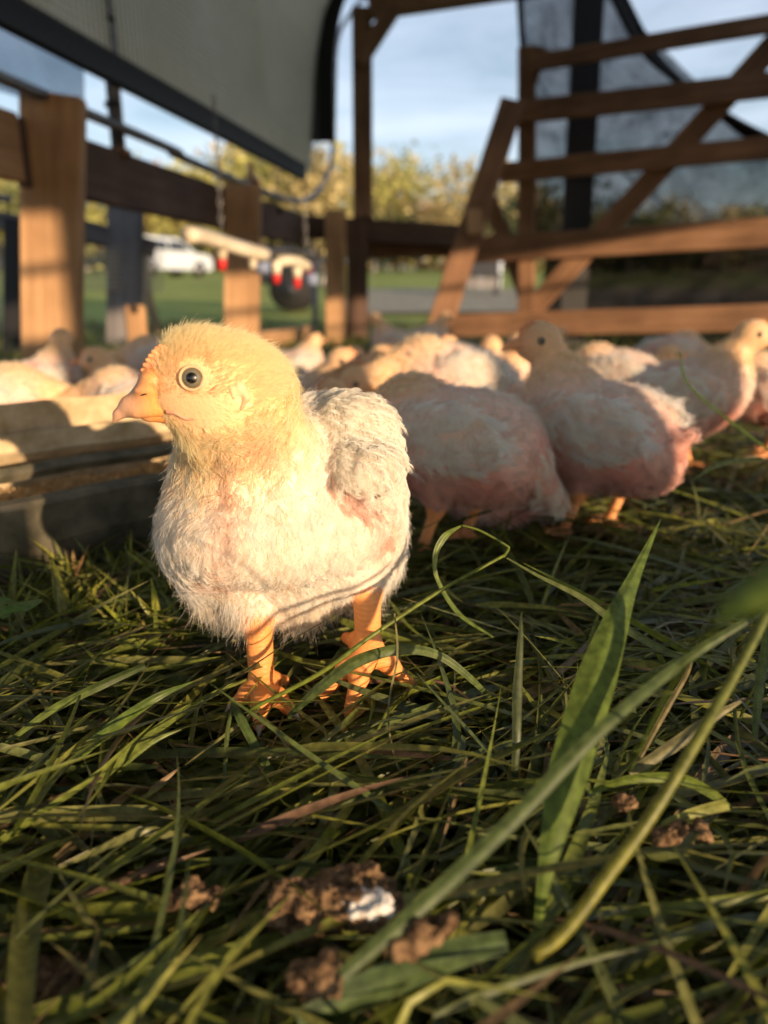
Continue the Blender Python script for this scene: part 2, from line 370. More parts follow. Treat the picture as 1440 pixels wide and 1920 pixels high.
def tufts(prims, V, Q, n, barbs, Lf, flow, col, lift=.35, fan=.45, rad=.00013, dens=None, curl=.3, k=4, inset=.001, jit=.25, vane=False):
    """feather tufts: n roots on the skin, each a fan of barbs. returns pts, rad, tint"""
    r = sample(V, Q, n, dens); nrm = grad(prims, r); t = flow(r); t = unit(t - nrm * (t * nrm).sum(-1, keepdims=True))
    t = unit(t + rng.normal(0, jit, t.shape)); t = unit(t - nrm * (t * nrm).sum(-1, keepdims=True))
    ln = Lf(r) * rng.uniform(.75, 1.2, n); c = col(r)
    lf = lift if not callable(lift) else lift(r)[:, None]
    lf = lf * rng.uniform(.6, 1.5, (n, 1))
    d = unit(t + nrm * lf); s = unit(np.cross(d, nrm))
    rep = lambda a: np.repeat(a, barbs, 0)
    r2, n2, d2, s2, l2, c2 = map(rep, (r - nrm * inset, nrm, d, s, ln, c)); m = n * barbs
    f = rng.uniform(-1, 1, (m, 1)); g = rng.normal(0, .12, (m, 1))
    dd = unit(d2 + s2 * f * fan + n2 * g)
    l3 = l2 * (1 - .35 * np.abs(f[:, 0])) * rng.uniform(.7, 1.05, m)
    base = r2 + s2 * f * .0009 + d2 * (rng.random((m, 1)) * .15 * l2[:, None])
    if vane:
        ub = rng.random((m, 1)) * .85; ph = R(58) * (1 - .6 * ub); sg = np.sign(f)
        lc = lf_rep(lf, barbs, m)
        base = r2 + (d2 * ub - n2 * lc * curl * ub ** 2) * l2[:, None]
        dd = unit(d2 * np.cos(ph) + s2 * sg * np.sin(ph) - n2 * lc * curl * 2 * ub + n2 * rng.normal(0, .05, (m, 1)))
        l3 = l2 * .40 * (1 - .5 * ub[:, 0]) * rng.uniform(.8, 1.1, m)
    u = np.linspace(0, 1, k)[None, :, None]
    bend = (-n2 * lf_rep(lf, barbs, m) * curl + rng.normal(0, .13, (m, 3)))[:, None, :]
    pts = base[:, None] + dd[:, None] * u * l3[:, None, None] + bend * (u ** 2) * l3[:, None, None]
    rr = rad * (1 - .8 * np.linspace(0, 1, k))[None].repeat(m, 0)
    tint = c2 * rng.uniform(.9, 1.06, (m, 1)); return pts, rr, tint
def lf_rep(lf, barbs, m):
    lf = np.asarray(lf)
    return np.repeat(np.broadcast_to(lf, (m // barbs, 1)), barbs, 0)
def cat3(parts): return tuple(np.concatenate([p[i] for p in parts]) for i in range(3))
def lerp(a, b, t): t = np.clip(t, 0, 1)[..., None]; return np.asarray(a) * (1 - t) + np.asarray(b) * t
def blob(X, c, r): return np.exp(-(np.linalg.norm(X - np.asarray(c), axis=-1) / r) ** 2)

# ------------------------------------------------------------------ poultry shelter
WD = np.array([.2, 1.0, 0]) / math.hypot(.2, 1)      # along the left wall, away from the camera
WN = np.array([WD[1], -WD[0], 0])                    # towards the inside
def WL(s, off=0, h=0):                               # s metres from post 1 along the wall
    return np.array([-.85, 1.9, 0]) + WD * s + WN * off + np.array([0, 0, h])
sh = empty('poultry_shelter', (0, 0, 0), 'open-fronted timber poultry shelter with low board walls and posts around the flock', 'shelter')
# left wall: boards on the outside of the posts
plank('rail_or_sun_block', WL(-2.6, 0, .58), WL(-.02, 0, .58), .145, .036, M['wood'], sh)
plank('rail_or_sun_block', WL(.0, -.002, .572), WL(2.25, -.002, .572), .15, .036, M['wood_dark'], sh)
def post(px0, px1, s, h0, h1, m, off=.05, th=.04, label=None):
    a = PW(px0, 560)[:2]; b = PW(px1, 560)[:2]; c = (a + b) / 2; wdt = float(np.linalg.norm(b - a))
    # posts face the inside; their breadth is that of the sawn board
    p = np.array([c[0], c[1], 0]) + WN * off
    o = plank('post', p + [0, 0, h0], p + [0, 0, h1], wdt * .62, th, m, sh, up=tuple(WN[[1, 0, 2]] * [-0, 0, 0] + WNS))
    return o
WNS = (math.cos(R(12)), math.sin(R(12)) * .0 + .15, 0)
def upright(px0, px1, Z, h0, h1, m, th=.045, parent=None, name='post', py=560, lean=1):
    a = P(px0, py, Z); b = P(px1, py, Z); c = (a + b) / 2; ct = (P(px0, 230, Z) + P(px1, 230, Z)) / 2; sl = (ct[0] - c[0]) / (ct[2] - c[2]) * lean
    return plank(name, (c[0] + sl * (h0 - c[2]), c[1], h0), (c[0] + sl * (h1 - c[2]), c[1], h1), float(b[0] - a[0]), th, m, parent or sh, up=(1, .05, 0))
upright(48, 152, 1.93, .09, .70, M['wood'], .05)
upright(422, 487, 3.02, .02, .655, M['wood'], .05)
upright(610, 648, 3.95, .0, .66, M['wood'], .05)
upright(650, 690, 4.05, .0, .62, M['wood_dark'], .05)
plank('skid_beam', WL(-2.6, .0, .05), WL(2.3, .0, .05), .09, .045, M['wood'], sh)
# upper frame: corner post, gusset, header
a = P(680, 410, 4.1); b = P(680, 70, 4.1)
plank('corner_post', a, b + [0, 0, .12], .098, .09, M['wood_red'], sh, up=(1, 0, 0))
plank('gusset', P(672, 120, 4.04), P(745, 6, 4.04), .075, .04, M['wood_red'], sh, up=(1, 0, 1))
plank('header_beam', P(690, 2, 4.06), P(1010, -44, 4.0), .15, .06, M['wood_red'], sh)
# end wall boards
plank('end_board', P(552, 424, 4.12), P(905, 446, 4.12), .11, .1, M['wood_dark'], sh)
plank('end_board', P(690, 468, 4.2), P(900, 462, 4.2), .1, .04, M['wood_red'], sh)

# frame hoop: one bent pipe along the wall top, up and over the end
pipe_pts = catmull([WL(-2.6, .06, .70), WL(-1, .06, .70), WL(.6, .06, .69), PW(300, 290) + WN * .05, PW(440, 345) + WN * .04, PW(530, 376) + WN * .03, PW(580, 372), PW(612, 335), PW(624, 280), PW(627, 180), PW(632, 80), PW(655, 30), PW(700, -15), PW(800, -60)], 8)
hp = empty('hoop_pipe', (0, 0, 0), 'grey bent metal pipe running along the top rail and curving up at its far end', 'pipe')
tube('bent_pipe', pipe_pts, .0135, M['galv'], hp)
up0 = PW(222, 275); tube('upright_pipe', [up0 + [0, 0, -.03], up0 + [0, 0, .25], up0 + [-.02, 0, .62]], .021, M['galv'], hp)
for f_ in (50, 140, 200):
    q = PW(222, f_); 
    bz = q[2]; tube('clamp_band', [[up0[0] - .004, up0[1], bz - .006], [up0[0] - .004, up0[1], bz + .006]], .025, M['black_bar'], hp)
for px, py in ((220, 283), (470, 338), (515, 392)):
    q = PW(px, py)
    tube('pipe_clamp', [q + [-.03, 0, -.015], q + [.0, 0, .01], q + [.035, 0, -.012]], .013, M['wood_red'] if px < 500 else M['black_bar'], hp, 8)
q = PW(470, 320); tube('clamp_handle', [q + [0, 0, -.05], q + [0, 0, .03]], [.018, .012], M['wood'], hp, 8)

# tarpaulin: hangs from the hoops, weighted hem bar along its foot
def tarpm(t, b):
    tcn = N(t, 'ShaderNodeTexCoord'); n = N(t, 'ShaderNodeTexNoise', Scale=2.5, Detail=3.0); t.links.new(tcn.outputs['Object'], n.inputs['Vector'])
    r = ramp(t, [(.3, (.70, .63, .44)), (.7, (.84, .77, .60))], n.outputs['Fac'])
    wv = N(t, 'ShaderNodeTexBrick', Scale=60.); t.links.new(tcn.outputs['Object'], wv.inputs['Vector'])
    b.inputs['Roughness'].default_value = .6
    t.links.new(r.outputs[0], b.inputs['Base Color'])
    tr = N(t, 'ShaderNodeBsdfTranslucent'); t.links.new(r.outputs[0], tr.inputs['Color'])
    s = N(t, 'ShaderNodeMixShader'); s.inputs[0].default_value = .4
    t.links.new(b.outputs[0], s.inputs[1]); t.links.new(tr.outputs[0], s.inputs[2]); t.links.new(s.outputs[0], t.nodes['Material Output'].inputs['Surface'])
    n2 = N(t, 'ShaderNodeTexWave', Scale=38.); n2.bands_direction = 'Z'; t.links.new(tcn.outputs['Object'], n2.inputs['Vector'])
    bump(t, b, n2.outputs['Fac'], .25, .002)
M['tarp'] = mat('white_tarpaulin', (.5, .5, .42), .6, build=tarpm)
prof = catmull([(.02, .86), (.02, 1.15), (.03, 1.42), (.10, 1.66), (.30, 1.86), (.7, 2.02), (1.2, 2.1), (1.7, 2.12)], 6)
SEND = 2.32
ss = np.linspace(-3.2, SEND, 70); V = []
for s_ in ss:
    for (o_, h_) in prof:
        fold = .028 * math.sin(s_ * 9 + h_ * 2.5) * math.sin(h_ * 3 + s_) + .02 * noise.noise(Vector((s_ * 2.2, h_ * 1.5, 3)))
        far = max(0, (s_ - 1.2)) ; fold += .10 * far * math.sin(h_ * 3 + s_ * 4)* .5
        sag = -.02 * abs(math.sin(s_ * math.pi / 1.1)) * (h_ > 1.6)
        V.append(WL(s_, o_ + fold, h_ + sag))
npf = len(prof); Q = [(i * npf + j, i * npf + j + 1, (i + 1) * npf + j + 1, (i + 1) * npf + j) for i in range(len(ss) - 1) for j in range(npf - 1)]
tp = empty('tarpaulin_cover', (0, 0, 0), 'greyish white tarpaulin roof cover stretched over the hoops above the left wall', 'tarpaulin')
fastmesh('sheet', V, Q, M['tarp'], tp)
wv_ = []; wf_ = []
def wseg(a, b, r=.0011):
    d_ = unit(b - a); s_ = unit(np.cross(d_, [.3, .1, .94])) * r; t_ = np.cross(d_, s_); q = len(wv_)
    for p_ in (a, b): wv_.extend([p_ + s_, p_ - s_ * .5 + t_ * .87, p_ - s_ * .5 - t_ * .87])
    for k in range(3): wf_.append((q + k, q + (k + 1) % 3, q + 3 + (k + 1) % 3, q + 3 + k))
for i in range(0, 150):
    s_ = -1.2 + (SEND + 1.2) * i / 149
    for j in range(0, len(prof) - 8, 3): wseg(WL(s_, prof[j][0] + .05, prof[j][1]), WL(s_, prof[j + 3][0] + .05, prof[j + 3][1]))
for j in range(46):
    h_ = .88 + .86 * j / 45; o_ = np.interp(h_, [p_[1] for p_ in prof], [p_[0] for p_ in prof]) + .05
    for i in range(12): wseg(WL(-1.2 + (SEND + 1.2) * i / 12, o_, h_), WL(-1.2 + (SEND + 1.2) * (i + 1) / 12, o_, h_))
tag(mesh('wire_netting', wv_, wf_, M['galv'], tp), kind='stuff')
plank('hem_bar', WL(-3.2, .03, .865), WL(SEND - .17, .03, .84), .075, .03, M['black_bar'], tp)
# black edge band up the far end of the cover
eb = [WL(SEND - .02, o_ + .0, h_) for (o_, h_) in prof if h_ > .98][:26]
V = []; 
for p_ in eb: V += [p_ - WD * .0, p_ + WN * .125 + WD * .02, p_ + WN * .125 + WD * .035, p_ + WD * .015]
mesh('edge_band', V, [(i * 4 + k, i * 4 + (k + 1) % 4, i * 4 + 4 + (k + 1) % 4, i * 4 + 4 + k) for i in range(len(eb) - 1) for k in range(4)], M['black_bar'], tp)
# blue-grey film flap below the hem at the near end
def filmf(t, b):
    b.inputs['Roughness'].default_value = .25
    tr = N(t, 'ShaderNodeBsdfTransparent'); tr.inputs['Color'].default_value = (.62, .68, .75, 1)
    n = N(t, 'ShaderNodeTexNoise', Scale=9.0, Detail=4.0); tcn = N(t, 'ShaderNodeTexCoord'); t.links.new(tcn.outputs['Object'], n.inputs['Vector'])
    mr = N(t, 'ShaderNodeMapRange'); mr.inputs['To Min'].default_value = .35; mr.inputs['To Max'].default_value = .62; t.links.new(n.outputs['Fac'], mr.inputs['Value'])
    s = N(t, 'ShaderNodeMixShader'); t.links.new(mr.outputs[0], s.inputs[0])
    t.links.new(b.outputs[0], s.inputs[1]); t.links.new(tr.outputs[0], s.inputs[2]); t.links.new(s.outputs[0], t.nodes['Material Output'].inputs['Surface'])
M['film'] = mat('cloudy_plastic_film', (.2, .24, .3), .25, build=filmf)
V = []; sA = np.linspace(-2.5, .34, 30)
for s_ in sA:
    for h_ in np.linspace(.70, .84, 5): V.append(WL(s_, -.03 + .012 * math.sin(s_ * 17 + h_ * 9), h_))
fastmesh('plastic_film_flap', V, [(i * 5 + j, i * 5 + j + 1, i * 5 + 6 + j, i * 5 + 5 + j) for i in range(29) for j in range(4)], M['film'], tp)

# chains and the hanging drinker line
def chain(px, py0, py1, Z, label):
    a = P(px, py0, Z); b = P(px, py1, Z); L_ = a[2] - b[2]; n = int(L_ / .017)
    root = empty('hanging_chain', (a[0], a[1], b[2]), label, 'chain', 'chains holding up the drinker line')
    me = None
    for i in range(n):
        o = None
        th = np.linspace(0, 2 * math.pi, 9)[:-1]
        if me is None:
            pts = [(0, .0048 * math.cos(t_), .0105 * math.sin(t_)) for t_ in np.linspace(0, 2 * math.pi, 11)]
            o = tube('chain_link', pts, .0013, M['galv'], root, 5, cap=False); me = o.data
        else:
            o = link(bpy.data.objects.new('chain_link', me), root)
        o.location = (0, 0, .0085 + i * .017); o.rotation_euler = (0, 0, (i % 2) * math.pi / 2 + .3)
    return root
chain(400, 170, 432, 1.78, 'thin chain in front of the tarpaulin, holding the near end of the cream drinker pipe')
chain(570, 330, 470, 2.1, 'short chain hanging in shade at the far end of the cream drinker pipe')
dl = empty('drinker_line', tuple(P(440, 470, 1.85)), 'cream plastic drinker pipe with red nipple cups hanging on chains by the left wall', 'drinker')
def dpt(px, py, Z): return loc_(dl, P(px, py, Z * .74))
tube('feed_pipe', catmull([dpt(352, 440, 2.2), dpt(385, 444, 2.3), dpt(440, 462, 2.45), dpt(497, 478, 2.6)], 4), [.018] * 13, M['pvc'], dl, 12)
tube('feed_pipe', catmull([dpt(520, 490, 2.7), dpt(550, 488, 2.76), dpt(576, 500, 2.85)], 4), [.0145] * 9, M['pvc'], dl, 12)
tube('bracket_rod', catmull([dpt(497, 472, 2.62), dpt(550, 470, 2.75), dpt(590, 482, 2.85), dpt(606, 510, 2.9), dpt(605, 540, 2.9)], 4), .0065, M['galv'], dl, 8)
for px, y0, y1, y2, Z, k_ in ((416, 450, 486, 508, 2.4, 1), (518, 490, 514, 532, 2.7, 1), (557, 500, 521, 541, 2.8, 1), (474, 478, 504, 515, 2.55, .5)):
    e_ = tube('nipple_drop', [dpt(px, y0, Z), dpt(px, y1, Z)], [.014 * (.6 + .4 * k_), .0115 * (.6 + .4 * k_)], M['pvc'], dl, 10)
    if k_ == 1: tube('drinker_cup', [dpt(px, y1, Z), dpt(px, (y1 + y2) / 2, Z), dpt(px, y2, Z)], [.0115, .011, .008], M['red'], e_, 10)
for px, py, Z in ((492, 500, 2.62), (585, 524, 2.9)):
    q = dpt(px, py, Z); tube('end_cap', [q - [0, .0, .015], q + [0, .0, .015]], [.018, .017], mat('pale_blue_plastic', (.22, .27, .42), .7) if 'pale_blue_plastic' not in bpy.data.materials else bpy.data.materials['pale_blue_plastic'], dl, 10)

# gate on the right: slatted, with braces
gt = empty('slatted_gate', tuple(PG(985, 600) * [1, 1, 0]), 'brown slatted wooden gate with a diagonal brace in front of black shade cloth', 'gate')
GN = np.array([1, 2.2, 0]) / math.hypot(1, 2.2)
def gp(px, py, off=0): return PG(px, py) - GN * off
for (a_, b_, w_) in (((1000, 118), (1520, 32), .062), ((968, 211), (1520, 151), .085), ((940, 324), (1520, 270), .08), ((868, 470), (1520, 431), .105), ((835, 612), (1520, 592), .1)):
    plank('rail', gp(*a_), gp(*b_), w_, .022, M['wood_red'], gt)
plank('stile', gp(985, 84, -.024), gp(985, 600, -.024), .07, .03, M['wood_red'], gt, up=(1, -.45, 0))
plank('stile', gp(1012, 84, -.03), gp(966, 230, -.03), .05, .03, M['wood_red'], gt, up=(1, -.45, 0))
plank('diagonal_brace', gp(1462, 68, -.024), gp(985, 592, -.024), .085, .022, M['wood_red'], gt, up=(1, -.45, 1))
plank('short_brace', gp(912, 372, -.05), gp(990, 578, -.05), .065, .022, M['wood_red'], gt, up=(1, -.45, .3))
pb = empty('leaning_prop', tuple(P(790, 700, 2.75)), 'brown board leaning diagonally against the gate, its foot behind the flock', 'board')
o = plank('prop_board', P(794, 706, 2.9), P(962, 190, 3.22), .095, .034, M['wood_red'], pb, up=(1, 0, .35))
plank('lit_patch_or_cleat', P(888, 392, 3.04), P(890, 440, 3.0), .06, .012, M['wood'], pb, up=(1, 0, 0))  # paler block puts a sunlit patch on the board into its wood colour
plank('lit_patch_or_cleat', P(822, 625, 2.86), P(806, 700, 2.84), .06, .03, M['wood'], pb, up=(1, 0, 0))

# shade cloth: fine black netting hung behind the gate
def nettingf(open_, dens):
    def f(t, b):
        tcn = N(t, 'ShaderNodeTexCoord'); b.inputs['Roughness'].default_value = .9; b.inputs['Specular IOR Level'].default_value = .05
        n = N(t, 'ShaderNodeTexNoise', Scale=4.0, Detail=6.0, Roughness=.7, Distortion=1.0); t.links.new(tcn.outputs['Object'], n.inputs['Vector'])
        mp_ = N(t, 'ShaderNodeMapping'); mp_.inputs['Scale'].default_value = (260, 260, 90); t.links.new(tcn.outputs['Object'], mp_.inputs['Vector'])
        n3 = N(t, 'ShaderNodeTexNoise', Scale=1.0, Detail=2.0); t.links.new(mp_.outputs[0], n3.inputs['Vector'])
        ad = N(t, 'ShaderNodeMath', operation='ADD'); t.links.new(n.outputs['Fac'], ad.inputs[0]); t.links.new(n3.outputs['Fac'], ad.inputs[1])
        mr = N(t, 'ShaderNodeMapRange'); mr.inputs['From Min'].default_value = .7; mr.inputs['From Max'].default_value = 1.3
        mr.inputs['To Min'].default_value = open_; mr.inputs['To Max'].default_value = dens; t.links.new(ad.outputs[0], mr.inputs['Value'])
        tr = N(t, 'ShaderNodeBsdfTransparent'); s = N(t, 'ShaderNodeMixShader'); t.links.new(mr.outputs[0], s.inputs[0])
        t.links.new(tr.outputs[0], s.inputs[1]); t.links.new(b.outputs[0], s.inputs[2]); t.links.new(s.outputs[0], t.nodes['Material Output'].inputs['Surface'])
    return f
M['net'] = mat('black_shade_net', (.012, .013, .018), .8, build=nettingf(.6, 1.0))
M['net_dense'] = mat('dense_black_shade_net', (.012, .011, .012), .8, build=nettingf(.86, 1.0))
sc_ = empty('shade_cloth', tuple(PG(1060, 640) + GN * .25), 'sheer black shade cloth hanging in folds behind the slatted gate', 'shade cloth')
def net_sheet(name, poly_l, poly_r, n1, n2, m, off, seed):
    V = []
    Lp = catmull([gp(*p_, -off) for p_ in poly_l], n1); Rp = catmull([gp(*p_, -off) for p_ in poly_r], n1)
    k = min(len(Lp), len(Rp)); Lp = Lp[np.linspace(0, len(Lp) - 1, 40).astype(int)]; Rp = Rp[np.linspace(0, len(Rp) - 1, 40).astype(int)]
    for i in range(40):
        for j in range(n2):
            u = j / (n2 - 1); p_ = Lp[i] * (1 - u) + Rp[i] * u
            f_ = .022 * math.sin(u * 38 + i * .35 + seed) * (1 - i / 55) + .03 * noise.noise(Vector((u * 5, i * .12, seed)))
            V.append(loc_(sc_, p_ + GN * f_))
    Q = [(i * n2 + j, i * n2 + j + 1, (i + 1) * n2 + j + 1, (i + 1) * n2 + j) for i in range(39) for j in range(n2 - 1)]
    return fastmesh(name, V, Q, m, sc_)
net_sheet('net_panel', [(948, -60), (955, 60), (962, 200), (958, 330), (950, 440)], [(1120, -60), (1245, 70), (1440, 250), (1540, 300), (1540, 420)], 12, 60, M['net'], .22, 1)
net_sheet('lower_panel', [(1000, 447), (1000, 520), (995, 600)], [(1560, 420), (1560, 520), (1560, 590)], 12, 40, M['net_dense'], .2, 4)
net_sheet('lower_panel', [(1085, 600), (1085, 640), (1085, 672)], [(1560, 585), (1560, 640), (1560, 690)], 12, 30, M['net'], .26, 7)
for k in range(4):
    q0 = [(1130 + k * 9, -50), (1190 + k * 10, 60 + k * 2), (1270 + k * 9, 130 + k * 5), (1370 + k * 4, 200 + k * 7), (1520, 275 + k * 12)]
    tube('rolled_edge', [loc_(sc_, p_) for p_ in catmull([gp(*p_, -.2 - .01 * k) for p_ in q0], 10)], .013 - .002 * k, M['black_bar'], sc_, 8)
tube('hem_cord', [loc_(sc_, p_) for p_ in catmull([gp(*p_, -.24) for p_ in ((944, -60), (952, 60), (962, 200), (960, 330), (948, 450), (952, 560))], 8)], .014, M['black_bar'], sc_, 8)
for q0 in (((1010, 440), (1200, 425), (1560, 395)), ((1090, 668), (1300, 680), (1560, 700))):
    tube('hem_cord', [loc_(sc_, p_) for p_ in catmull([gp(*p_, -.23) for p_ in q0], 8)], .016, M['black_bar'], sc_, 8)
q0 = ((900 + 60, 90), (1050, 210), (1180, 330), (1330, 430))
tube('crease_cord', [loc_(sc_, p_) for p_ in catmull([gp(*p_, -.21) for p_ in q0], 8)], .003, M['black_bar'], sc_, 6)
bp = empty('black_post', tuple(P(1080, 700, 3.3) * [1, 1, 0]), 'tall black post leaning slightly behind the slatted gate', 'post')
plank('post_timber', P(1106, -40, 3.42), P(1068, 668, 3.3), .115, .05, M['black_bar'], bp, up=(1, 0, 0))

# ------------------------------------------------------------------ unseen boards and panel added behind the camera to cut the sunlight
def occl():
    ns = empty('sun_blockers', (0, 0, 0), 'unseen boards, posts and panel added behind the camera to shade the flock', 'sun blocker')
    return ns
LDn = np.array([-math.sin(R(SUN_AZ)), math.cos(R(SUN_AZ)), 0]); LSn = np.array([math.cos(R(SUN_AZ)), math.sin(R(SUN_AZ)), 0])
def LP(s, t, h): return LSn * s + LDn * t + [0, 0, h]
ns = occl()
V = []
for i in range(50):
    s = -3.2 + 7.2 * i / 49
    for j in range(12):
        h = .975 + 2.3 * j / 11; V.append(LP(s, -1.0 + .03 * math.sin(s * 7 + h), h + (.015 * math.sin(s * 6) if j == 0 else 0)))
fastmesh('sun_block_panel', V, [(i * 12 + j, i * 12 + j + 1, i * 12 + 13 + j, i * 12 + 12 + j) for i in range(49) for j in range(11)], M['black_bar'], ns)  # unseen panel added to keep the sun off the upper frame
tube('low_pipe', [LP(-3.2, -1, .84), LP(.2, -1, .845), LP(4, -1, .84)], .012, M['galv'], ns)
for (s0, s1, h0, h1) in ((.345, .60, .235, .68), (.78, .985, .22, .68), (1.3, 2.3, .44, .7), (-.02, .14, .285, .375)):
    plank('rail_or_sun_block', LP(s0, -1, (h0 + h1) / 2), LP(s1, -1, (h0 + h1) / 2), h1 - h0, .03, M['wood'], ns)  # boards added and placed to shade flock, grass and trough
for (s0, s1, h0, h1) in ((-2.2, .20, -.02, .15),):
    plank('sun_block_base', LP(s0, -1.03, (h0 + h1) / 2), LP(s1, -1.03, (h0 + h1) / 2), h1 - h0, .03, M['wood'], ns)
for s in (-2.2, -.9, .6, 2.3): plank('post', LP(s, -1.06, -.05), LP(s, -1.06, 3.2), .07, .07, M['wood'], ns, up=(1, 0, 0))


# ------------------------------------------------------------------ feeder trough
tr_ = empty('feed_trough', tuple(G(120, 1075) ), 'long dusty metal feed trough holding crumbled feed on the grass at left', 'feed trough')
A0 = G(0, 1112, .0); A1 = G(290, 1035, .0); TD = unit((A1 - A0)); TN = np.array([-TD[1], TD[0], 0])   # along, away
Tm = (A0 + A1) / 2; LT0, LT1 = -.55, .20
def T(s, o, h): return loc_(tr_, Tm + TD * s + TN * o + [0, 0, h])
def strip(name, prof, s0, s1, m, n=30, wob=.0015, parent=tr_):
    """folded sheet metal: closed profile (o,h) swept along the trough"""
    V = []; k = len(prof); ss = np.linspace(s0, s1, n)
    for s in ss:
        w_ = wob * math.sin(s * 40) + wob * noise.noise(Vector((s * 12, 0, 1)))
        for (o, h) in prof: V.append(T(s, o + w_, h + w_ * .5))
    Fc = [(i * k + j, i * k + (j + 1) % k, (i + 1) * k + (j + 1) % k, (i + 1) * k + j) for i in range(n - 1) for j in range(k)] + [tuple(range(k)), tuple((n - 1) * k + j for j in range(k))[::-1]]
    return mesh(name, V, Fc, m, parent)
strip('front_wall', [(.0, .0), (-.012, .04), (-.016, .076), (-.012, .080), (.004, .0805), (.006, .078), (-.006, .077), (.004, .03), (.012, .0)], LT0, LT1, M['trough'])
strip('base_sheet', [(.006, .0), (.12, -.002), (.12, .004), (.01, .006)], LT0, LT1, M['trough'])
strip('back_wall', [(.118, .0), (.152, .06), (.156, .142), (.150, .143), (.146, .062), (.112, .006)], LT0, LT1, M['trough_tan'])
strip('grill_bar', [(.085, .1015), (.094, .0925), (.099, .096), (.099, .120), (.094, .120), (.093, .104)], LT0, LT1, M['trough_tan'])
strip('grill_bar', [(.064, .088), (.070, .080), (.076, .083), (.076, .094), (.071, .094)], LT0, LT1, M['trough'])
for s in (LT0, LT1):
    V = [T(s, o, h) for (o, h) in ((-.016, .08), (.0, 0), (.12, 0), (.156, .14), (.10, .085))] + [T(s + .003, o, h) for (o, h) in ((-.016, .08), (.0, 0), (.12, 0), (.156, .14), (.10, .085))]
    mesh('end_plate', V, [(0, 1, 2, 3, 4), (9, 8, 7, 6, 5)] + [(i, (i + 1) % 5, 5 + (i + 1) % 5, 5 + i) for i in range(5)], M['trough'], tr_)
# feed: heaped crumble surface + loose pellets
nx, ny = 160, 26; V = []
for i in range(nx):
    s = LT0 + .01 + (LT1 - LT0 - .02) * i / (nx - 1)
    for j in range(ny):
        o = .002 + .118 * j / (ny - 1)
        h = .05 + .012 * (j / ny) + .006 * noise.noise(Vector((s * 18, o * 30, 0))) + .004 * noise.noise(Vector((s * 120, o * 120, 5)))
        V.append(T(s, o, h))
fo = fastmesh('feed', V, [(i * ny + j, i * ny + j + 1, (i + 1) * ny + j + 1, (i + 1) * ny + j) for i in range(nx - 1) for j in range(ny - 1)], M['feed'])
fo.location = tr_.location; tag(fo, 'pale brown crumbled feed lying in the metal trough', 'feed', kind='stuff')
V = []; Fc = []
for i in range(1500):
    s = random.uniform(LT0 + .02, LT1 - .02); o = random.uniform(.006, .115); r_ = random.uniform(.0012, .0030)
    h = .052 + .012 * (o / .118) + .006 * noise.noise(Vector((s * 18, (o - .002) * 30, 0))) + r_ * .5
    b_ = len(V); q = T(s, o, h)
    for d_ in ((1, 0, 0), (-1, 0, 0), (0, 1, 0), (0, -1, 0), (0, 0, 1), (0, 0, -1)): V.append(q + np.array(d_) * r_ * rng.uniform(.7, 1.3, 3))
    Fc += [(b_ + x, b_ + y, b_ + z) for x, y, z in ((0, 2, 4), (2, 1, 4), (1, 3, 4), (3, 0, 4), (2, 0, 5), (1, 2, 5), (3, 1, 5), (0, 3, 5))]
po = mesh('feed_pellets', V, Fc, M['feed']); po.location = tr_.location; tag(po, 'loose pellets scattered over the feed in the trough', 'feed', kind='stuff')

# ------------------------------------------------------------------ beyond the shelter
def crown_tree(x, y, h, w_, col, n=900, trunkcol=M['wood_dark'], label='', leafs=.34, grp='trees along the field edge'):
    z0 = float(terr(x, y)) - .1
    root = empty('tree', (x, y, z0), label, 'tree', grp)
    tp_ = [(0, 0, 0), (random.uniform(-.2, .2), 0, h * .4), (random.uniform(-.3, .3), 0, h * .8)]
    tube('trunk', catmull(tp_, 4), np.linspace(h * .025, h * .006, 9), M['wood_grey'] if random.random() < .5 else M['wood_dark'], root, 7)
    V = []; Fc = []; Tn = []
    nb = 16; cl = [np.array([random.gauss(0, w_ * .24), random.gauss(0, w_ * .24), h * random.uniform(.3, .95)]) for _ in range(nb)]
    cs = [random.uniform(.75, 1.2) for _ in range(nb)]
    br = []
    for c_ in cl[:7]:
        a_ = np.array([0, 0, c_[2] * .55]); br.append(tube('branch', [a_, (a_ + c_) / 2 + [0, 0, .1], c_], [h * .009, h * .006, h * .003], M['wood_dark'], root, 5))
    for i in range(n):
        k = random.randrange(nb); c_ = cl[k]; s_ = w_ * .2 * (1.25 - .5 * c_[2] / h)
        p_ = c_ + rng.normal(0, 1, 3) * [s_, s_, s_ * .75]
        a_ = unit(rng.normal(0, 1, 3)); b_ = unit(np.cross(a_, rng.normal(0, 1, 3))); l_ = leafs * random.uniform(.6, 1.4) * h / 9
        q = len(V); V += [p_ - a_ * l_, p_ + b_ * l_ * .5, p_ + a_ * l_, p_ - b_ * l_ * .5]; Fc.append((q, q + 1, q + 2, q + 3))
        cc = np.array(col) * cs[k] * random.uniform(.75, 1.25); Tn += [cc] * 4
    mesh('crown', V, Fc, M['leaf'], root, tint=np.array(Tn))
    return root
YG = (.50, .49, .17); YB = (.62, .52, .27); OL = (.36, .38, .16); DG = (.035, .055, .022)  # YG and YB lightened so the leaf colour carries distance haze
kinds = [(YG, 'yellow-green'), (YB, 'straw-yellow'), (OL, 'olive'), ((.50, .32, .16), 'russet-brown')]
tl = []
random.seed(11)
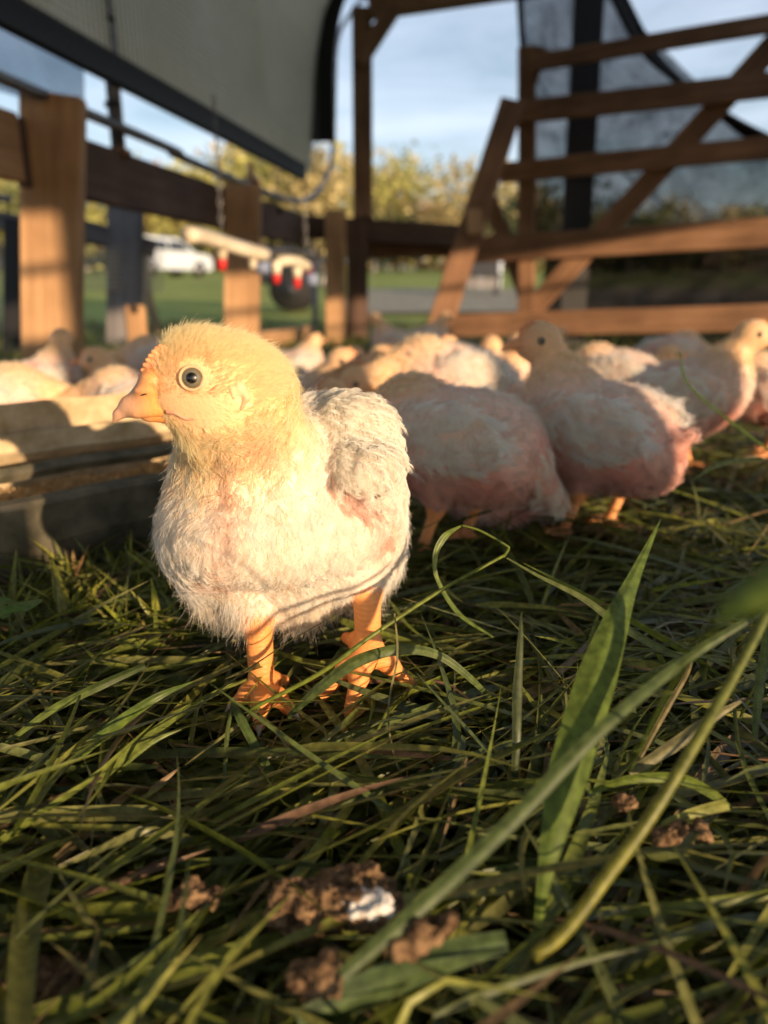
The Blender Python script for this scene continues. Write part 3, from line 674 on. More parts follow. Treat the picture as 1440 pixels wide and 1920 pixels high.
for i, px in enumerate(range(-60, 1500, 44)):
    Z = random.uniform(66, 84); x = (px - 720) / F * Z * 1.04; k = kinds[[1, 0, 3, 1, 0, 2][i % 6]]
    if 860 < px: k = kinds[[2, 1][i % 2]]
    h = random.uniform(7.4, 9.6) * Z / 72
    if 430 < px < 600: h *= 1.1; k = kinds[0] if i % 2 else kinds[1]
    if 780 < px < 860: h *= .86
    if px > 960: h *= .62
    crown_tree(x, Z, h, h * .8, k[0], 1300, label='%s tree in the line at the far edge of the field' % k[1])
# a lower wood behind, closing the gaps under the crowns
V = []; Fc = []; Tn = []
for i in range(16000):
    x = random.uniform(-75, 75); y = random.uniform(86, 95); z = float(terr(x, y)) + random.uniform(0, 1) ** .8 * (6.2 - 2.6 * (x > 14) + 1.5 * noise.noise(Vector((x * .08, 0, 0))) + 1.5 * noise.noise(Vector((x * .3, 0, 0)))) - .3
    a_ = unit(rng.normal(0, 1, 3)); b_ = unit(np.cross(a_, rng.normal(0, 1, 3))); l_ = random.uniform(.4, .9); q = len(V); p_ = np.array([x, y, z])
    V += [p_ - a_ * l_, p_ + b_ * l_ * .5, p_ + a_ * l_, p_ - b_ * l_ * .5]; Fc.append((q, q + 1, q + 2, q + 3))
    cc = np.array(random.choice([YG, YB, OL, YB])) * random.uniform(.6, 1.05); Tn += [cc] * 4
tag(mesh('far_wood', V, Fc, M['leaf'], tint=np.array(Tn)), 'hazy yellow-brown wood closing off the far side of the field', 'wood', kind='stuff')
# dark evergreens to the right, seen between and behind the gate
for (px, Z, h) in ((700, 40, 3.0), (745, 44, 3.3), (900, 38, 3.0), (940, 42, 3.6), (1010, 40, 4.4), (1060, 46, 3.8), (1140, 40, 3.0), (1200, 44, 2.8), (1290, 42, 2.8), (1370, 40, 2.8), (1450, 41, 3.2)):
    crown_tree((px - 720) / F * Z * 1.04, Z, h, h * .9, DG, 700, label='dark green bushy tree beyond the gravel lane, one of several alike', grp='dark trees beyond the lane')

def car(px, Z, rz, label):
    x = (px - 720) / F * Z * 1.03; z = float(terr(x, Z)); root = empty('parked_car', (x, Z, z), label, 'car', rz=rz)
    # body section swept across the width: side profile
    prof = [(-2.2, .35), (-2.25, .75), (-2.05, 1.0), (-1.2, 1.08), (-.6, 1.6), (-.3, 1.68), (1.5, 1.7), (1.95, 1.6), (2.2, 1.05), (2.25, .45), (2.1, .3), (-2.1, .3)]
    V = [(a_, -.9 if b_ < 1.2 else -.72, b_) for a_, b_ in prof] + [(a_, .9 if b_ < 1.2 else .72, b_) for a_, b_ in prof]; n = len(prof)
    bo = mesh('body', V, [tuple(range(n)), tuple(range(n, 2 * n))[::-1]] + [((i + 1) % n, i, n + i, n + (i + 1) % n) for i in range(n)], M['white_car'], root)
    for sg in (-1, 1):
        y0, y1 = sg * .87, sg * .76
        for (a_, b_) in ((-.95, .25), (.32, 1.1), (1.17, 1.85)):
            mesh('side_window', [(a_, y0 + sg * .012, 1.14), (b_, y0 + sg * .012, 1.14), (b_ - .03, y1 + sg * .012, 1.54), (a_ + (.4 if a_ < 0 else .03), y1 + sg * .012, 1.54)], [(0, 1, 2, 3)], M['glass_dark'], root)
        for wx in (-1.4, 1.4):
            wh = tube('wheel', [(wx, sg * .68, .35), (wx, sg * .92, .35)], .35, M['rubber'], root, 20)
            tube('rim', [(wx, sg * .9, .35), (wx, sg * .935, .35)], .2, M['rim'], wh, 14)
    mesh('windscreen', [(-1.17, -.72, 1.12), (-1.17, .72, 1.12), (-.63, .6, 1.58), (-.63, -.6, 1.58)], [(0, 1, 2, 3)], M['glass_dark'], root)
    mesh('rear_window', [(2.23, -.7, 1.12), (2.23, .7, 1.12), (2.02, .62, 1.55), (2.02, -.62, 1.55)], [(0, 1, 2, 3)], M['glass_dark'], root)
    for sg in (-1, 1):
        boxmesh('tail_light', (2.2, sg * .72 - .12, .85), (2.28, sg * .72 + .12, 1.08), M['tail'], root); boxmesh('headlight', (-2.28, sg * .66 - .16, .72), (-2.2, sg * .66 + .16, .88), M['pvc'], root)
    return root
car(338, 36, R(235), 'white estate car parked on the lawn beyond the left wall')
# dark utility cart with a wheel between the posts
x, y = P(545, 600, 9)[:2]; z = float(terr(x, y)); uc = empty('utility_cart', (x, y, z), 'dark two-wheeled utility cart standing on the lawn between the wall posts', 'cart')
boxmesh('tub', (-.42, -.35, .3), (.30, .35, .58), M['dark_metal'], uc, .04)
boxmesh('seat', (-.3, -.3, .6), (.1, .3, .72), M['black_plastic'], uc, .03)
for sy in (-1, 1): boxmesh('tail_light', (.0 + sy * .26 - .05, -.37, .42), (.0 + sy * .26 + .05, -.34, .52), M['tail'], uc)
for sg in (-1, 1):
    wh = tube('wheel', [(.06, sg * .37 - .04, .24), (.06, sg * .37 + .04, .24)], .24, M['rubber'], uc, 20); tube('rim', [(.06, sg * .37 - .05, .24), (.06, sg * .37 + .05, .24)], .10, M['dark_metal'], wh, 14)
tube('handle', [(.28, 0, .5), (.55, 0, .62), (.62, 0, .6)], .02, M['galv'], uc)
tube('axle', [(.06, -.4, .24), (.06, .4, .24)], .018, M['galv'], uc)
gpst = P(590, 580, 5.6); o = empty('stake', (gpst[0], gpst[1], 0), 'thin pale grey stake beyond the wall, right of the dark cart', 'stake'); tube('rod', [(0, 0, -.05), (.01, 0, .5)], .022, M['wood_grey'], o)
# outer fence of grey posts and rails, wire mesh between them
fn = empty('grey_rail_fence', (-1.6, 4.1, 0), 'weathered grey rail fence with wire mesh outside the left wall', 'fence')
def fp(px, py, Z): return P(px, py, Z) - np.array(fn.location)
plank('fence_post', P(236, 372, 3.6), P(234, 655, 3.6), .15, .07, M['wood_grey'], fn, up=(1, 0, 0))
plank('fence_post', P(28, 410, 3.0), P(26, 665, 3.0), .06, .06, M['black_bar'], fn, up=(1, 0, 0))
plank('fence_rail', P(-160, 385, 3.1), P(275, 462, 3.7), .07, .03, M['wood_grey'], fn)
plank('fence_rail', P(-160, 345, 3.1), P(20, 374, 3.4), .03, .03, M['wood_grey'], fn)
plank('fence_rail', P(150, 428, 3.5), P(290, 468, 3.7), .085, .03, M['wood_grey'], fn)
M['wire'] = mat('sunlit_wire', (.55, .5, .4), .5, .3)
mw_ = []; mf_ = []
def wire(a, b):
    d_ = unit(b - a); s_ = unit(np.cross(d_, [0, 1., 0])) * .0016; t_ = np.array([0, .0016, 0]); q = len(mw_)
    for p_ in (a, b): mw_.extend([p_ + s_, p_ + t_, p_ - s_, p_ - t_])
    for k in range(4): mf_.append((q + k, q + (k + 1) % 4, q + 4 + (k + 1) % 4, q + 4 + k))
for i in range(70):
    u = i / 69; px = -40 + 345 * u; Z = 3.15 + .55 * u
    wire(fp(px, 448 + 25 * u, Z), fp(px, 540 + 5 * u if px > 60 else 620, Z))
for j in range(9):
    v = j / 8; wire(fp(-40, 448 + 92 * v, 3.15), fp(305, 473 + 72 * v, 3.7))
tag(mesh('wire_mesh', mw_, mf_, M['wire'], fn), kind='stuff')
st = empty('leaning_stake', tuple(P(285, 650, 4.4) * [1, 1, 0]), 'tan stake leaning over on the lawn behind the grey fence', 'stake')
tube('stake_shaft', [loc_(st, P(266, 470, 4.4)), loc_(st, P(278, 560, 4.4)), loc_(st, P(304, 650, 4.4))], [.035, .03, .02], M['tan_fabric'], st, 8)
sk = P(255, 600, 2.25); o = empty('short_stake', (sk[0], sk[1], 0), 'short sunlit wooden stake standing behind the chickens at left', 'stake')
plank('stake_board', (sk[0], sk[1], -.02), (sk[0], sk[1], sk[2] + .045), .062, .03, M['wood'], o, up=(1, 0, 0), bev=.01)
# things on the right lawn
x, y = P(888, 590, 13)[:2]; z = float(terr(x, y)); ct = empty('garden_bench', (x, y, z), 'small dark bench with a pale board on it beyond the gravel lane', 'bench')
boxmesh('seat', (-.42, -.2, .30), (.42, .2, .35), M['dark_metal'], ct); boxmesh('backrest', (-.42, .18, .36), (.42, .22, .6), M['dark_metal'], ct)
for sx in (-1, 1):
    for sy in (-1, 1): boxmesh('leg', (sx * .36 - .03, sy * .15 - .03, 0), (sx * .36 + .03, sy * .15 + .03, .3), M['dark_metal'], ct)
boxmesh('pale_board', (-.3, -.24, .12), (.32, -.21, .28), M['wood_grey'], ct)
for i, px in enumerate((865, 900, 935)):
    x, y = P(px, 560, 16)[:2]; o = empty('white_post', (x, y, float(terr(x, y))), 'white post %s the small dark bench' % ('behind the left end of', 'behind the middle of', 'standing right of')[i], 'post', 'white posts beyond the lane')
    tube('shaft', [(0, 0, -.1), (0, 0, .75)], .05, M['white_car'], o, 8)

# ------------------------------------------------------------------ main chick
CREAM = np.array([.95, .92, .86]); YEL = np.array([.93, .82, .50]); PINK = np.array([.68, .34, .25]); ORANGE = np.array([.86, .34, .10]); ROSY = np.array([.62, .38, .31]); GREYP = np.array([.62, .58, .55])
MM = .00033
def p(px, py, Z): return P(px, py, Z)
E3 = lambda x, y, z: np.array([x, y, z]) * MM
HZ = .405
headprims = [
    pe(p(390, 722, HZ), E3(74, 68, 80), .012), pe(p(450, 738, HZ + .012), E3(82, 74, 82), .02), pe(p(340, 742, HZ - .004), E3(46, 46, 44), .012),
    pe(p(352, 690, HZ), E3(50, 44, 50), .012), pc(p(452, 770, HZ + .015), p(478, 890, HZ + .035), .0275, .043, .02), pe(p(395, 795, HZ + .005), E3(48, 34, 55), .012),
]
bodyprims = [
    pe(p(392, 890, .448), E3(56, 78, 70), .02), pe(p(520, 880, .455), E3(110, 90, 90), .02),
    pe(p(445, 985, .432), E3(122, 165, 95), .02), pe(p(396, 1000, .455), E3(84, 148, 100), .02), pe(p(580, 960, .462), E3(172, 178, 135), .03),
    pe(p(650, 900, .475), E3(98, 135, 110), .02), pe(p(668, 1018, .475), E3(98, 92, 110), .02), pe(p(500, 1085, .45), E3(150, 60, 100), .02),
    pe(p(605, 835, .49), E3(122, 84, 100), .02),
    pe(p(684, 868, .441), E3(58, 110, 40), .016), pe(p(668, 805, .466), E3(60, 50, 55), .02), pe(p(690, 935, .434), E3(40, 34, 28), .006),       # wing, shoulder
    pc(p(462, 1080, .442), p(480, 1165, .43), .020, .0095, .012), pc(p(650, 1040, .455), p(688, 1115, .445), .024, .0095, .014),   # thighs
]
def foot(hock, ankle, toes, hind, rs=.0084):
    out = [pc(hock, ankle, rs * 1.08, rs * .92, .004), pe(ankle, (rs * 1.25, rs * 1.25, rs * 1.1), .005)]
    for t in toes + [hind]:
        mid = (np.asarray(ankle) * .5 + np.asarray(t) * .5) + [0, 0, .0025]
        out += [pc(ankle, mid, rs * .74, rs * .62, .003), pc(mid, t, rs * .64, rs * .45, .0022), pe(mid, (rs * .7,) * 3, .003), pe(np.asarray(ankle) * .78 + np.asarray(t) * .22 + [0, 0, .001], (rs * .74,) * 3, .003)]
    return out
rA = p(690, 1222, .415); lA = p(492, 1292, .408)
rT = [G(655, 1336, .012), G(604, 1304, .014), G(770, 1284, .016)]; rH = p(650, 1196, .438)
lT = [G(486, 1360, .010), G(440, 1320, .011), G(548, 1335, .012)]; lH = p(532, 1276, .425)
legprims = foot(p(688, 1112, .443), rA, rT, rH) + foot(p(484, 1168, .428), lA, lT, lH, .0082)
allp = headprims + bodyprims + legprims
V, Q = nets(allp, .0017)
FEETZ = lambda X: (sdf(legprims, X) < .0015)
def maincol(X):
    """natural colour of skin and down"""
    hd = sdf(headprims[:4] + headprims[5:], X) ; c = np.broadcast_to(CREAM, X.shape).copy()
    nk = lerp(YEL, CREAM, (hd + .004) / .034); c = nk
    c = lerp(c, PINK * [1.1, 1.25, 1.2], .75 * blob(X, p(722, 1005, .44), .012)); c = lerp(c, PINK, .6 * blob(X, p(660, 940, .425), .009) + .5 * blob(X, p(635, 905, .42), .006))
    c = lerp(c, ROSY * 1.05, .62 * blob(X, p(395, 1100, .40), .014) + .5 * blob(X, p(430, 930, .38), .008) + .3 * blob(X, p(440, 1000, .37), .008))
    c = lerp(c, [.80, .46, .26], .5 * blob(X, p(500, 835, .4), .010))
    c = lerp(c, [.90, .62, .38], .85 * np.clip(blob(X, p(345, 742, HZ - .03), .019) * 1.3, 0, 1)); c = lerp(c, [.88, .52, .34], .55 * blob(X, p(447, 742, HZ - .03), .010))
    for (a_, b_), w_ in (((415, 870), .6), ((418, 930), .75), ((428, 990), .6), ((410, 1050), .6), ((395, 1100), .7), ((440, 1120), .5), ((350, 1090), .4)): c = lerp(c, [.66, .44, .32], w_ * blob((X - p(a_, b_, .39)) * [1, .25, .6] , [0, 0, 0], .0058))  # brown feather streaks plus the keel groove's darkness, both as colour
    return c
def skincol(X):
    c = maincol(X) * [1, .86, .78]
    face = blob(X, p(330, 735, HZ - .03), .020)
    c = lerp(c, [.80, .50, .27], face * 1.0)
    c = lerp(c, [.78, .36, .22], .9 * blob(X, p(318, 745, HZ - .03), .006))
    lg = sdf(legprims, X) < .0022
    lgc = lerp(ORANGE * [1, 1.25, 1.7], ORANGE, (.085 - X[:, 2]) / .035)
    c = np.where(lg[:, None] & (X[:, 2] < .08)[:, None], lgc, c); return np.clip(c, 0, 1)
mc = empty('chick', tuple(np.array([-.03, .44, 0])), 'large yellow-headed young chicken facing left in full sun in front of the flock', 'chicken')
def shift(o): o.location = -np.array(mc.location); return o
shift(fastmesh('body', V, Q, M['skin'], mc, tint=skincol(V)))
def hit(px, py, prims=headprims, z0=.30):
    d = ray(px, py); d = d / np.linalg.norm(d); t = z0
    for _ in range(60): t += float(sdf(prims, (O + d * t)[None])[0]) * .8
    q = O + d * t; return q, grad(prims, q[None])[0]

headset = headprims[:4] + headprims[5:]
bp_ = p(300, 752, HZ - .02)
neckc = p(470, 830, .44)
def headflow(X): return unit(X - p(250, 760, HZ - .02)) + [.0, .0, -.25]
def bodyflow(X):
    v = unit(X - p(480, 770, .46)); v = v + [0, 0, -.75]
    return v
inhead = lambda X: sdf(headset, X) < .003
noleg = lambda X: (sdf(legprims, X) > .0035)
def hdens(X):
    d = inhead(X).astype(float); d *= 1 - .8 * np.clip(1.2 * blob(X, p(312, 750, HZ - .028), .009), 0, 1); 
    eye = hit(360, 708)[0]; ear = hit(447, 742)[0]; d *= (np.linalg.norm(X - eye, axis=1) > .0078); d *= 1 - .85 * blob(X, ear, .0055)
    d *= np.linalg.norm(X - p(285, 690, HZ - .005), axis=1) > .011
    return d
def hlen(X):
    l = .0070 + .003 * (X[:, 2] > .22) ; l = np.where(X[:, 0] > P(470, 700, HZ)[0], .0095, l)
    return l * (1 - .76 * np.clip(1.2 * blob(X, p(335, 735, HZ - .03), .021), 0, 1))
print('hair head')
parts = [tufts(headset + bodyprims[:4], V, Q, 34000, 3, hlen, headflow, maincol, .34, .4, .00010, hdens, .5, 4, .0008, .34)]
# fine erect hairs on the crown and nape
parts.append(tufts(headset + bodyprims[:4], V, Q, 6500, 1, lambda X: X[:, 0] * 0 + .0105, lambda X: headflow(X) + [.3, 0, .6], maincol, .9, .1, .00010, lambda X: hdens(X) * ((X[:, 2] > .20) | (X[:, 0] > P(480, 700, HZ)[0]) | (X[:, 2] < P(0, 800, HZ)[2])), .2))
wingc = p(680, 880, .44)
def isw(X): return (sdf([bodyprims[9], bodyprims[10], bodyprims[11], bodyprims[5], bodyprims[8]], X) < .004) & (X[:, 2] > P(0, 985, .44)[2]) & (X[:, 0] > P(590, 800, .45)[0])
def bdens(X): return (~inhead(X) & noleg(X)) * (1 - .62 * blob(X, p(722, 1010, .44), .011)) * (X[:, 2] > .05)
print('hair body')
parts.append(tufts(allp, V, Q, 2300, 34, lambda X: .0135 + .005 * rng.random(len(X)), lambda X: bodyflow(X), maincol, .42, .6, .00012, lambda X: bdens(X) * ~isw(X), .9, 4, .0, .5, vane=True))
parts.append(tufts(allp, V, Q, 3600, 18, lambda X: .0115 + .003 * rng.random(len(X)) + .006 * (X[:, 2] < .085), bodyflow, maincol, .42, .62, .00012, lambda X: bdens(X) * ~isw(X), .7, 4, .001, .35))
parts.append(tufts(allp, V, Q, 24000, 2, lambda X: .007 + X[:, 0] * 0, bodyflow, maincol, .3, .5, .00011, bdens, .5, 4, .0005, .5))
# wing and back: bigger curled tufts that read as feather tips
def wcol(X): return maincol(X) * [1.0, .99, .97]
parts.append(tufts(allp, V, Q, 1500, 12, lambda X: .010 + X[:, 0] * 0, bodyflow, wcol, .5, .8, .00012, lambda X: bdens(X) * isw(X), .6, 4, .0, .5))
parts.append(tufts(allp, V, Q, 640, 56, lambda X: .0165 + X[:, 0] * 0, lambda X: bodyflow(X) + [.4, .0, -.2], wcol, .55, .75, .00014, lambda X: bdens(X) * isw(X), .6, 4, -.001, .3, vane=True))
parts.append(tufts(allp, V, Q, 2600, 2, lambda X: .013 + X[:, 0] * 0, bodyflow, lambda X: maincol(X) * [.86, .74, .62], .35, .2, .00016, lambda X: bdens(X) * ~isw(X) * (X[:, 0] < P(560, 900, .44)[0]), .9, 4, -.0005, .45))
# fringe under the belly
parts.append(tufts(allp, V, Q, 800, 7, lambda X: .021 + X[:, 0] * 0, lambda X: np.array([-.1, 0, -1.]) + X * 0, lambda X: maincol(X) * [.95, .9, .82], .25, .2, .00014, lambda X: bdens(X) * (X[:, 2] < P(0, 1120, .43)[2]), -.3, 4, .001, .3))
# pin feathers in the wing pit
parts.append(tufts(allp, V, Q, 60, 14, lambda X: .012 + X[:, 0] * 0, lambda X: np.array([.5, 0, -1.]) + X * 0, lambda X: lerp(wcol(X), PINK * 1.1, np.full(len(X), .5)), .4, .12, .0002, lambda X: bdens(X) * blob(X, p(660, 925, .425), .010), .2, 4, .0, .2))
hp_, hr_, ht_ = cat3(parts); print('strands', len(hp_))
shift(hair_object('plumage', hp_, hr_, np.clip(ht_, 0, .95), M['plume'], mc))

# beak
up_ = [pc(p(324, 738, HZ - .007), p(282, 745, HZ - .009), .0116, .0088, .006), pc(p(282, 745, HZ - .009), p(244, 762, HZ - .012), .0088, .0052, .004), pc(p(244, 762, HZ - .012), p(222, 777, HZ - .014), .0052, .0026, .003), pc(p(222, 777, HZ - .014), p(213, 791, HZ - .015), .0026, .0008, .002),
       pc(p(322, 768, HZ - .015), p(258, 772, HZ - .015), .0030, .0034, .004), pe(p(270, 732, HZ - .0175), E3(15, 8, 5), .004), pe(p(290, 708, HZ - .010), E3(22, 30, 18), .006)]
bV, bQ = nets(up_, .0009)
def beakcol(X):
    u = (P(330, 0, HZ)[0] - X[:, 0]) / .035; c = lerp([.90, .52, .26], [.84, .36, .12], u * 2.2); c = lerp(c, [.50, .30, .20], (u - .62) / .4)
    c = lerp(c, [.55, .22, .14], .9 * blob(X, p(266, 738, HZ - .028), .0016)); return lerp(c, [.85, .46, .12], .7 * blob(X, p(300, 765, HZ - .022), .008))
bk = shift(fastmesh('upper_beak', bV, bQ, M['horn'], mc, tint=beakcol(bV)))
lo_ = [pc(p(340, 780, HZ - .010), p(280, 777, HZ - .012), .0052, .0036, .003), pc(p(280, 777, HZ - .012), p(240, 773, HZ - .0135), .0036, .0016, .002)]
bV, bQ = nets(lo_, .0008); shift(fastmesh('lower_beak', bV, bQ, M['horn'], mc, tint=beakcol(bV) * [.95, .9, .85]))
# gape: soft pink corner of the mouth
gps = [hit(px, py)[0] for px, py in ((312, 772), (328, 774), (340, 781), (352, 786), (366, 785))]
shift(tube('mouth_corner', catmull(gps, 5), np.linspace(.0013, .0007, 21), M['gape'], mc, 8))
# nostril
q, n_ = hit(270, 740, up_); shift(tube('nostril', [q - [.0016, 0, .0004], q + [.0014, 0, .0006]], [.0003, .0006], M['eye_black'], bk, 8)); C.objects['nostril'].location = (0, 0, 0)
# eye
eq, en = hit(360, 709)
def eyeball():
    bm = bmesh.new(); bmesh.ops.create_uvsphere(bm, u_segments=32, v_segments=24, radius=1)
    me = bpy.data.meshes.new('eye'); bm.to_mesh(me); bm.free(); me.materials.append(M['iris']); me.polygons.foreach_set('use_smooth', [True] * len(me.polygons)); return me
vd = unit(O - eq); look = Vector(unit(en * .45 + vd * .75)); rq = look.to_track_quat('Z', 'Y')
eo = link(bpy.data.objects.new('eye', eyeball()), mc); eo.scale = (.0066,) * 3; eo.location = tuple(eq - np.array(look) * .0034 - np.array(mc.location)); eo.rotation_euler = rq.to_euler()
eyeM = eo.data
def ring(name, c, look_, r0, tr, m, parent, k=1.0, n=28):
    q_ = Vector(look_).to_track_quat('Z', 'Y'); pts = [np.array(c) + np.array(q_ @ Vector((r0 * math.cos(a), r0 * k * math.sin(a), 0))) for a in np.linspace(0, 2 * math.pi, n)]
    return tube(name, pts, tr, m, parent, 8, cap=False)
shift(ring('eyelid', eq + np.array(look) * .0004, look, .0060, .0009, M['lid'], mc)); 

# ear: a fleshy fold
q, n_ = hit(446, 738)
eV, eQ = nets([pe(q + [.000, .0022, .002], (.0030, .003, .0050), .002), pc(hit(455, 722)[0], hit(462, 745)[0], .0012, .0018, .002), pc(hit(462, 745)[0], hit(452, 768)[0], .0018, .0008, .002), pc(hit(432, 725)[0], hit(438, 745)[0], .0012, .001, .002)], .0008)
shift(fastmesh('ear_lobe', eV, eQ, M['skin'], mc, tint=lerp([.84, .56, .34], [.78, .36, .2], (q[2] - eV[:, 2]) / .008)))
# comb: row of small points from the beak base up the forehead
cp = []
for i, (px, py) in enumerate([(266, 706), (270, 696), (274, 686), (279, 677), (284, 669), (290, 661), (296, 655), (303, 651)]):
    b0 = p(px + 14, py + 7, HZ - .012); t0 = p(px - 3, py - 2, HZ - .013); cp += [pc(b0, t0, .0022, .0012, .0006)]
cp.append(pc(p(286, 718, HZ - .012), p(314, 666, HZ - .010), .0040, .0030, .001))
bV, bQ = nets(cp, .0007); shift(fastmesh('comb', bV, bQ, M['comb'], mc))
# claws
for an, t in [(rA, t) for t in rT] + [(lA, t) for t in lT]:
    d_ = unit(np.asarray(t) - np.asarray(an)); shift(tube('claw', [t, t + d_ * .003 + [0, 0, .0006], t + d_ * .0065 + [0, 0, -.002]], [.0028, .0020, .0004], M['claw'], mc, 8))

# ------------------------------------------------------------------ the flock
def make_bird(kind):
    """local frame: faces +X, feet at the origin. returns dict of meshes"""
    sit = kind == 'sit'; z = -.062 if sit else 0
    up = kind in ('back', 'stand', 'sit'); uz = .012 if up else 0
    B = [pe((-.008, 0, .122 + z), (.072 if up else .08, .062, .060), .02), pe((.040, 0, .134 + z + uz), (.046, .052, .054), .02), pe((-.052, 0, .114 + z - uz), (.045, .048, .044), .02), pc((-.078, 0, .122 + z), (-.100, 0, .132 + z), .016, .008, .012)]
    hc = {'stand': (.078, 0, .222), 'sit': (.070, 0, .212 + z), 'low': (.145, .01, .13), 'back': (.070, .01, .222), 'rump': (.13, 0, .09)}[kind]
    hd = {'stand': (1, 0, -.12), 'sit': (1, .1, -.05), 'low': (.9, .1, -.5), 'back': (.62, .79, -.05), 'rump': (.8, 0, -.7)}[kind]
    if kind == 'rump':
        B[3] = pc((-.085, 0, .11), (-.112, 0, .078), .020, .010, .012); B[2] = pe((-.052, 0, .114), (.05, .052, .052), .02)
    hc = np.array(hc, float); hd = unit(np.array(hd, float)); side = unit(np.cross([0, 0, 1.], hd))
    Nk = [pc((.045, 0, .160 + z + uz), hc - hd * .008 + [0, 0, -.004], .031, .018, .02)]
    Hd = [pe(hc, (.0235, .021, .0225), .01), pe(hc + hd * .014 + [0, 0, -.003], (.014, .012, .012), .01)]
    Wg = [pe((-.012, s * .057, .138 + z), (.056, .015, .032), .014) for s in (-1, 1)]
    Lg = []
    if not sit:
        for s in (-1, 1):
            x0 = .012 * s; an = np.array([x0 + .002, s * .036, .014]); hk = np.array([x0 - .014, s * .036, .062])
            Lg += [pc((0, s * .034, .095), hk, .026, .010, .012)] + foot(hk, an, [an + [.036, s * .002, -.006], an + [.026, .020, -.006], an + [.026, -.020, -.006]], an + [-.018, 0, -.005], .0062)
    allb = B + Nk + Hd + Wg + Lg; V, Q = nets(allb, .0032)
    pk = np.array([[.03, .05, .10], [-.05, .045, .10], [-.04, -.045, .10], [.06, -.03, .1], [-.09, 0, .12]]) + [0, 0, z]
    rs_ = np.random.default_rng(5); pm = unit(rs_.normal(0, 1, (26, 3))) * [.09, .06, .055] + [-.005, 0, .122 + z]
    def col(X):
        h = sdf(Hd + Nk, X); c = lerp([.80, .66, .40], [.80, .73, .67], (h + .004) / .02)  # pinkish-grey sparse plumage, darkened further to imitate the flock's shade
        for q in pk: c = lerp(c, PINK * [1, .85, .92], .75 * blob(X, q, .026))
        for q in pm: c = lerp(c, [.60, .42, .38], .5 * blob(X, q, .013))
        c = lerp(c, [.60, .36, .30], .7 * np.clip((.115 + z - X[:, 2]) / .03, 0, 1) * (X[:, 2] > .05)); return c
    def scol(X):
        c = col(X) * [1.0, .78, .72]; face = blob(X, hc + hd * .018, .014); c = lerp(c, [.80, .34, .18], face)
        if not sit: c = np.where((X[:, 2] < .066)[:, None], ORANGE * [1, 1.15, 1.6], c)
        return c
    flow = lambda X: np.where((sdf(Hd + Nk, X) < .003)[:, None], unit(X - (hc + hd * .03)) + [-.1, 0, -.6], np.array([-1., 0, -.45]) + 0 * X)
    def dens(X):
        d = np.where(sdf(Hd, X) < .003, 2.0, 1.0) * (1 - .9 * blob(X, hc + hd * .02, .011))
        if not sit: d = d * (X[:, 2] > .066)
        for s in (-1, 1): d = d * (np.linalg.norm(X - (hc + hd * .006 + side * s * .019 + [0, 0, .002]), axis=1) > .006)
        for q in pk: d = d * (1 - .6 * blob(X, q, .024))
        return d
    big = kind in ('rump', 'back', 'stand')
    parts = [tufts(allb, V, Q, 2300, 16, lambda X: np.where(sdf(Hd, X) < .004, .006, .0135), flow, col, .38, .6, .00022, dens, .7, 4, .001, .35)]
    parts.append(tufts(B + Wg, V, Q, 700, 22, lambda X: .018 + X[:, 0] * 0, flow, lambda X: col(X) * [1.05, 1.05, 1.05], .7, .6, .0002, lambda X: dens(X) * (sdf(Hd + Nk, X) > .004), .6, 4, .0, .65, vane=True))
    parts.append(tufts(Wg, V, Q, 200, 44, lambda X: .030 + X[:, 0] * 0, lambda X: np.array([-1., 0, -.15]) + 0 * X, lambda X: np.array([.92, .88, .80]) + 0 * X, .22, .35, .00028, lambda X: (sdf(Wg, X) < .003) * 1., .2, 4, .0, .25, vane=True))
    if kind == 'rump': parts.append(tufts(allb, V, Q, 90, 24, lambda X: .02 + X[:, 0] * 0, lambda X: np.array([-.6, 0, -1.]) + 0 * X, lambda X: np.array([.82, .78, .7]) + 0 * X, .1, .3, .0003, lambda X: (X[:, 0] < -.098) * 1., .2))
    hp, hr, ht = cat3(parts)
    bk = [pc(hc + hd * .022, hc + hd * .036 + [0, 0, -.001], .0075, .0045, .004), pc(hc + hd * .036 + [0, 0, -.001], hc + hd * .046 + [0, 0, -.006], .0045, .001, .003)]
    kV, kQ = nets(bk, .0016)
    cb = [pc(hc + hd * (.022 - .004 * i) + [0, 0, .010 + .003 * i], hc + hd * (.024 - .004 * i) + [0, 0, .016 + .0025 * i], .003, .0016, .002) for i in range(4)]
    cV, cQ = nets(cb, .0014)
    R_ = empty('chick_pattern', (0, 0, 0))
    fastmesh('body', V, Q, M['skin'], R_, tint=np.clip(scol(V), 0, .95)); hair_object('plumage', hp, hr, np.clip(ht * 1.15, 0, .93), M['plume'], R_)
    fastmesh('beak', kV, kQ, M['horn'], R_, tint=np.broadcast_to([.74, .36, .18], kV.shape)); fastmesh('comb', cV, cQ, M['comb'], R_)
    for s in (-1, 1):
        e = link(bpy.data.objects.new('eye', eyeM), R_); e.scale = (.0052,) * 3; e.location = tuple(hc + hd * .006 + side * s * .0175 + [0, 0, .002]); e.rotation_euler = Vector(side * s).to_track_quat('Z', 'Y').to_euler()
    return R_
print('flock')
pats = {k: make_bird(k) for k in ('stand', 'sit', 'low', 'back', 'rump')}; used = set()
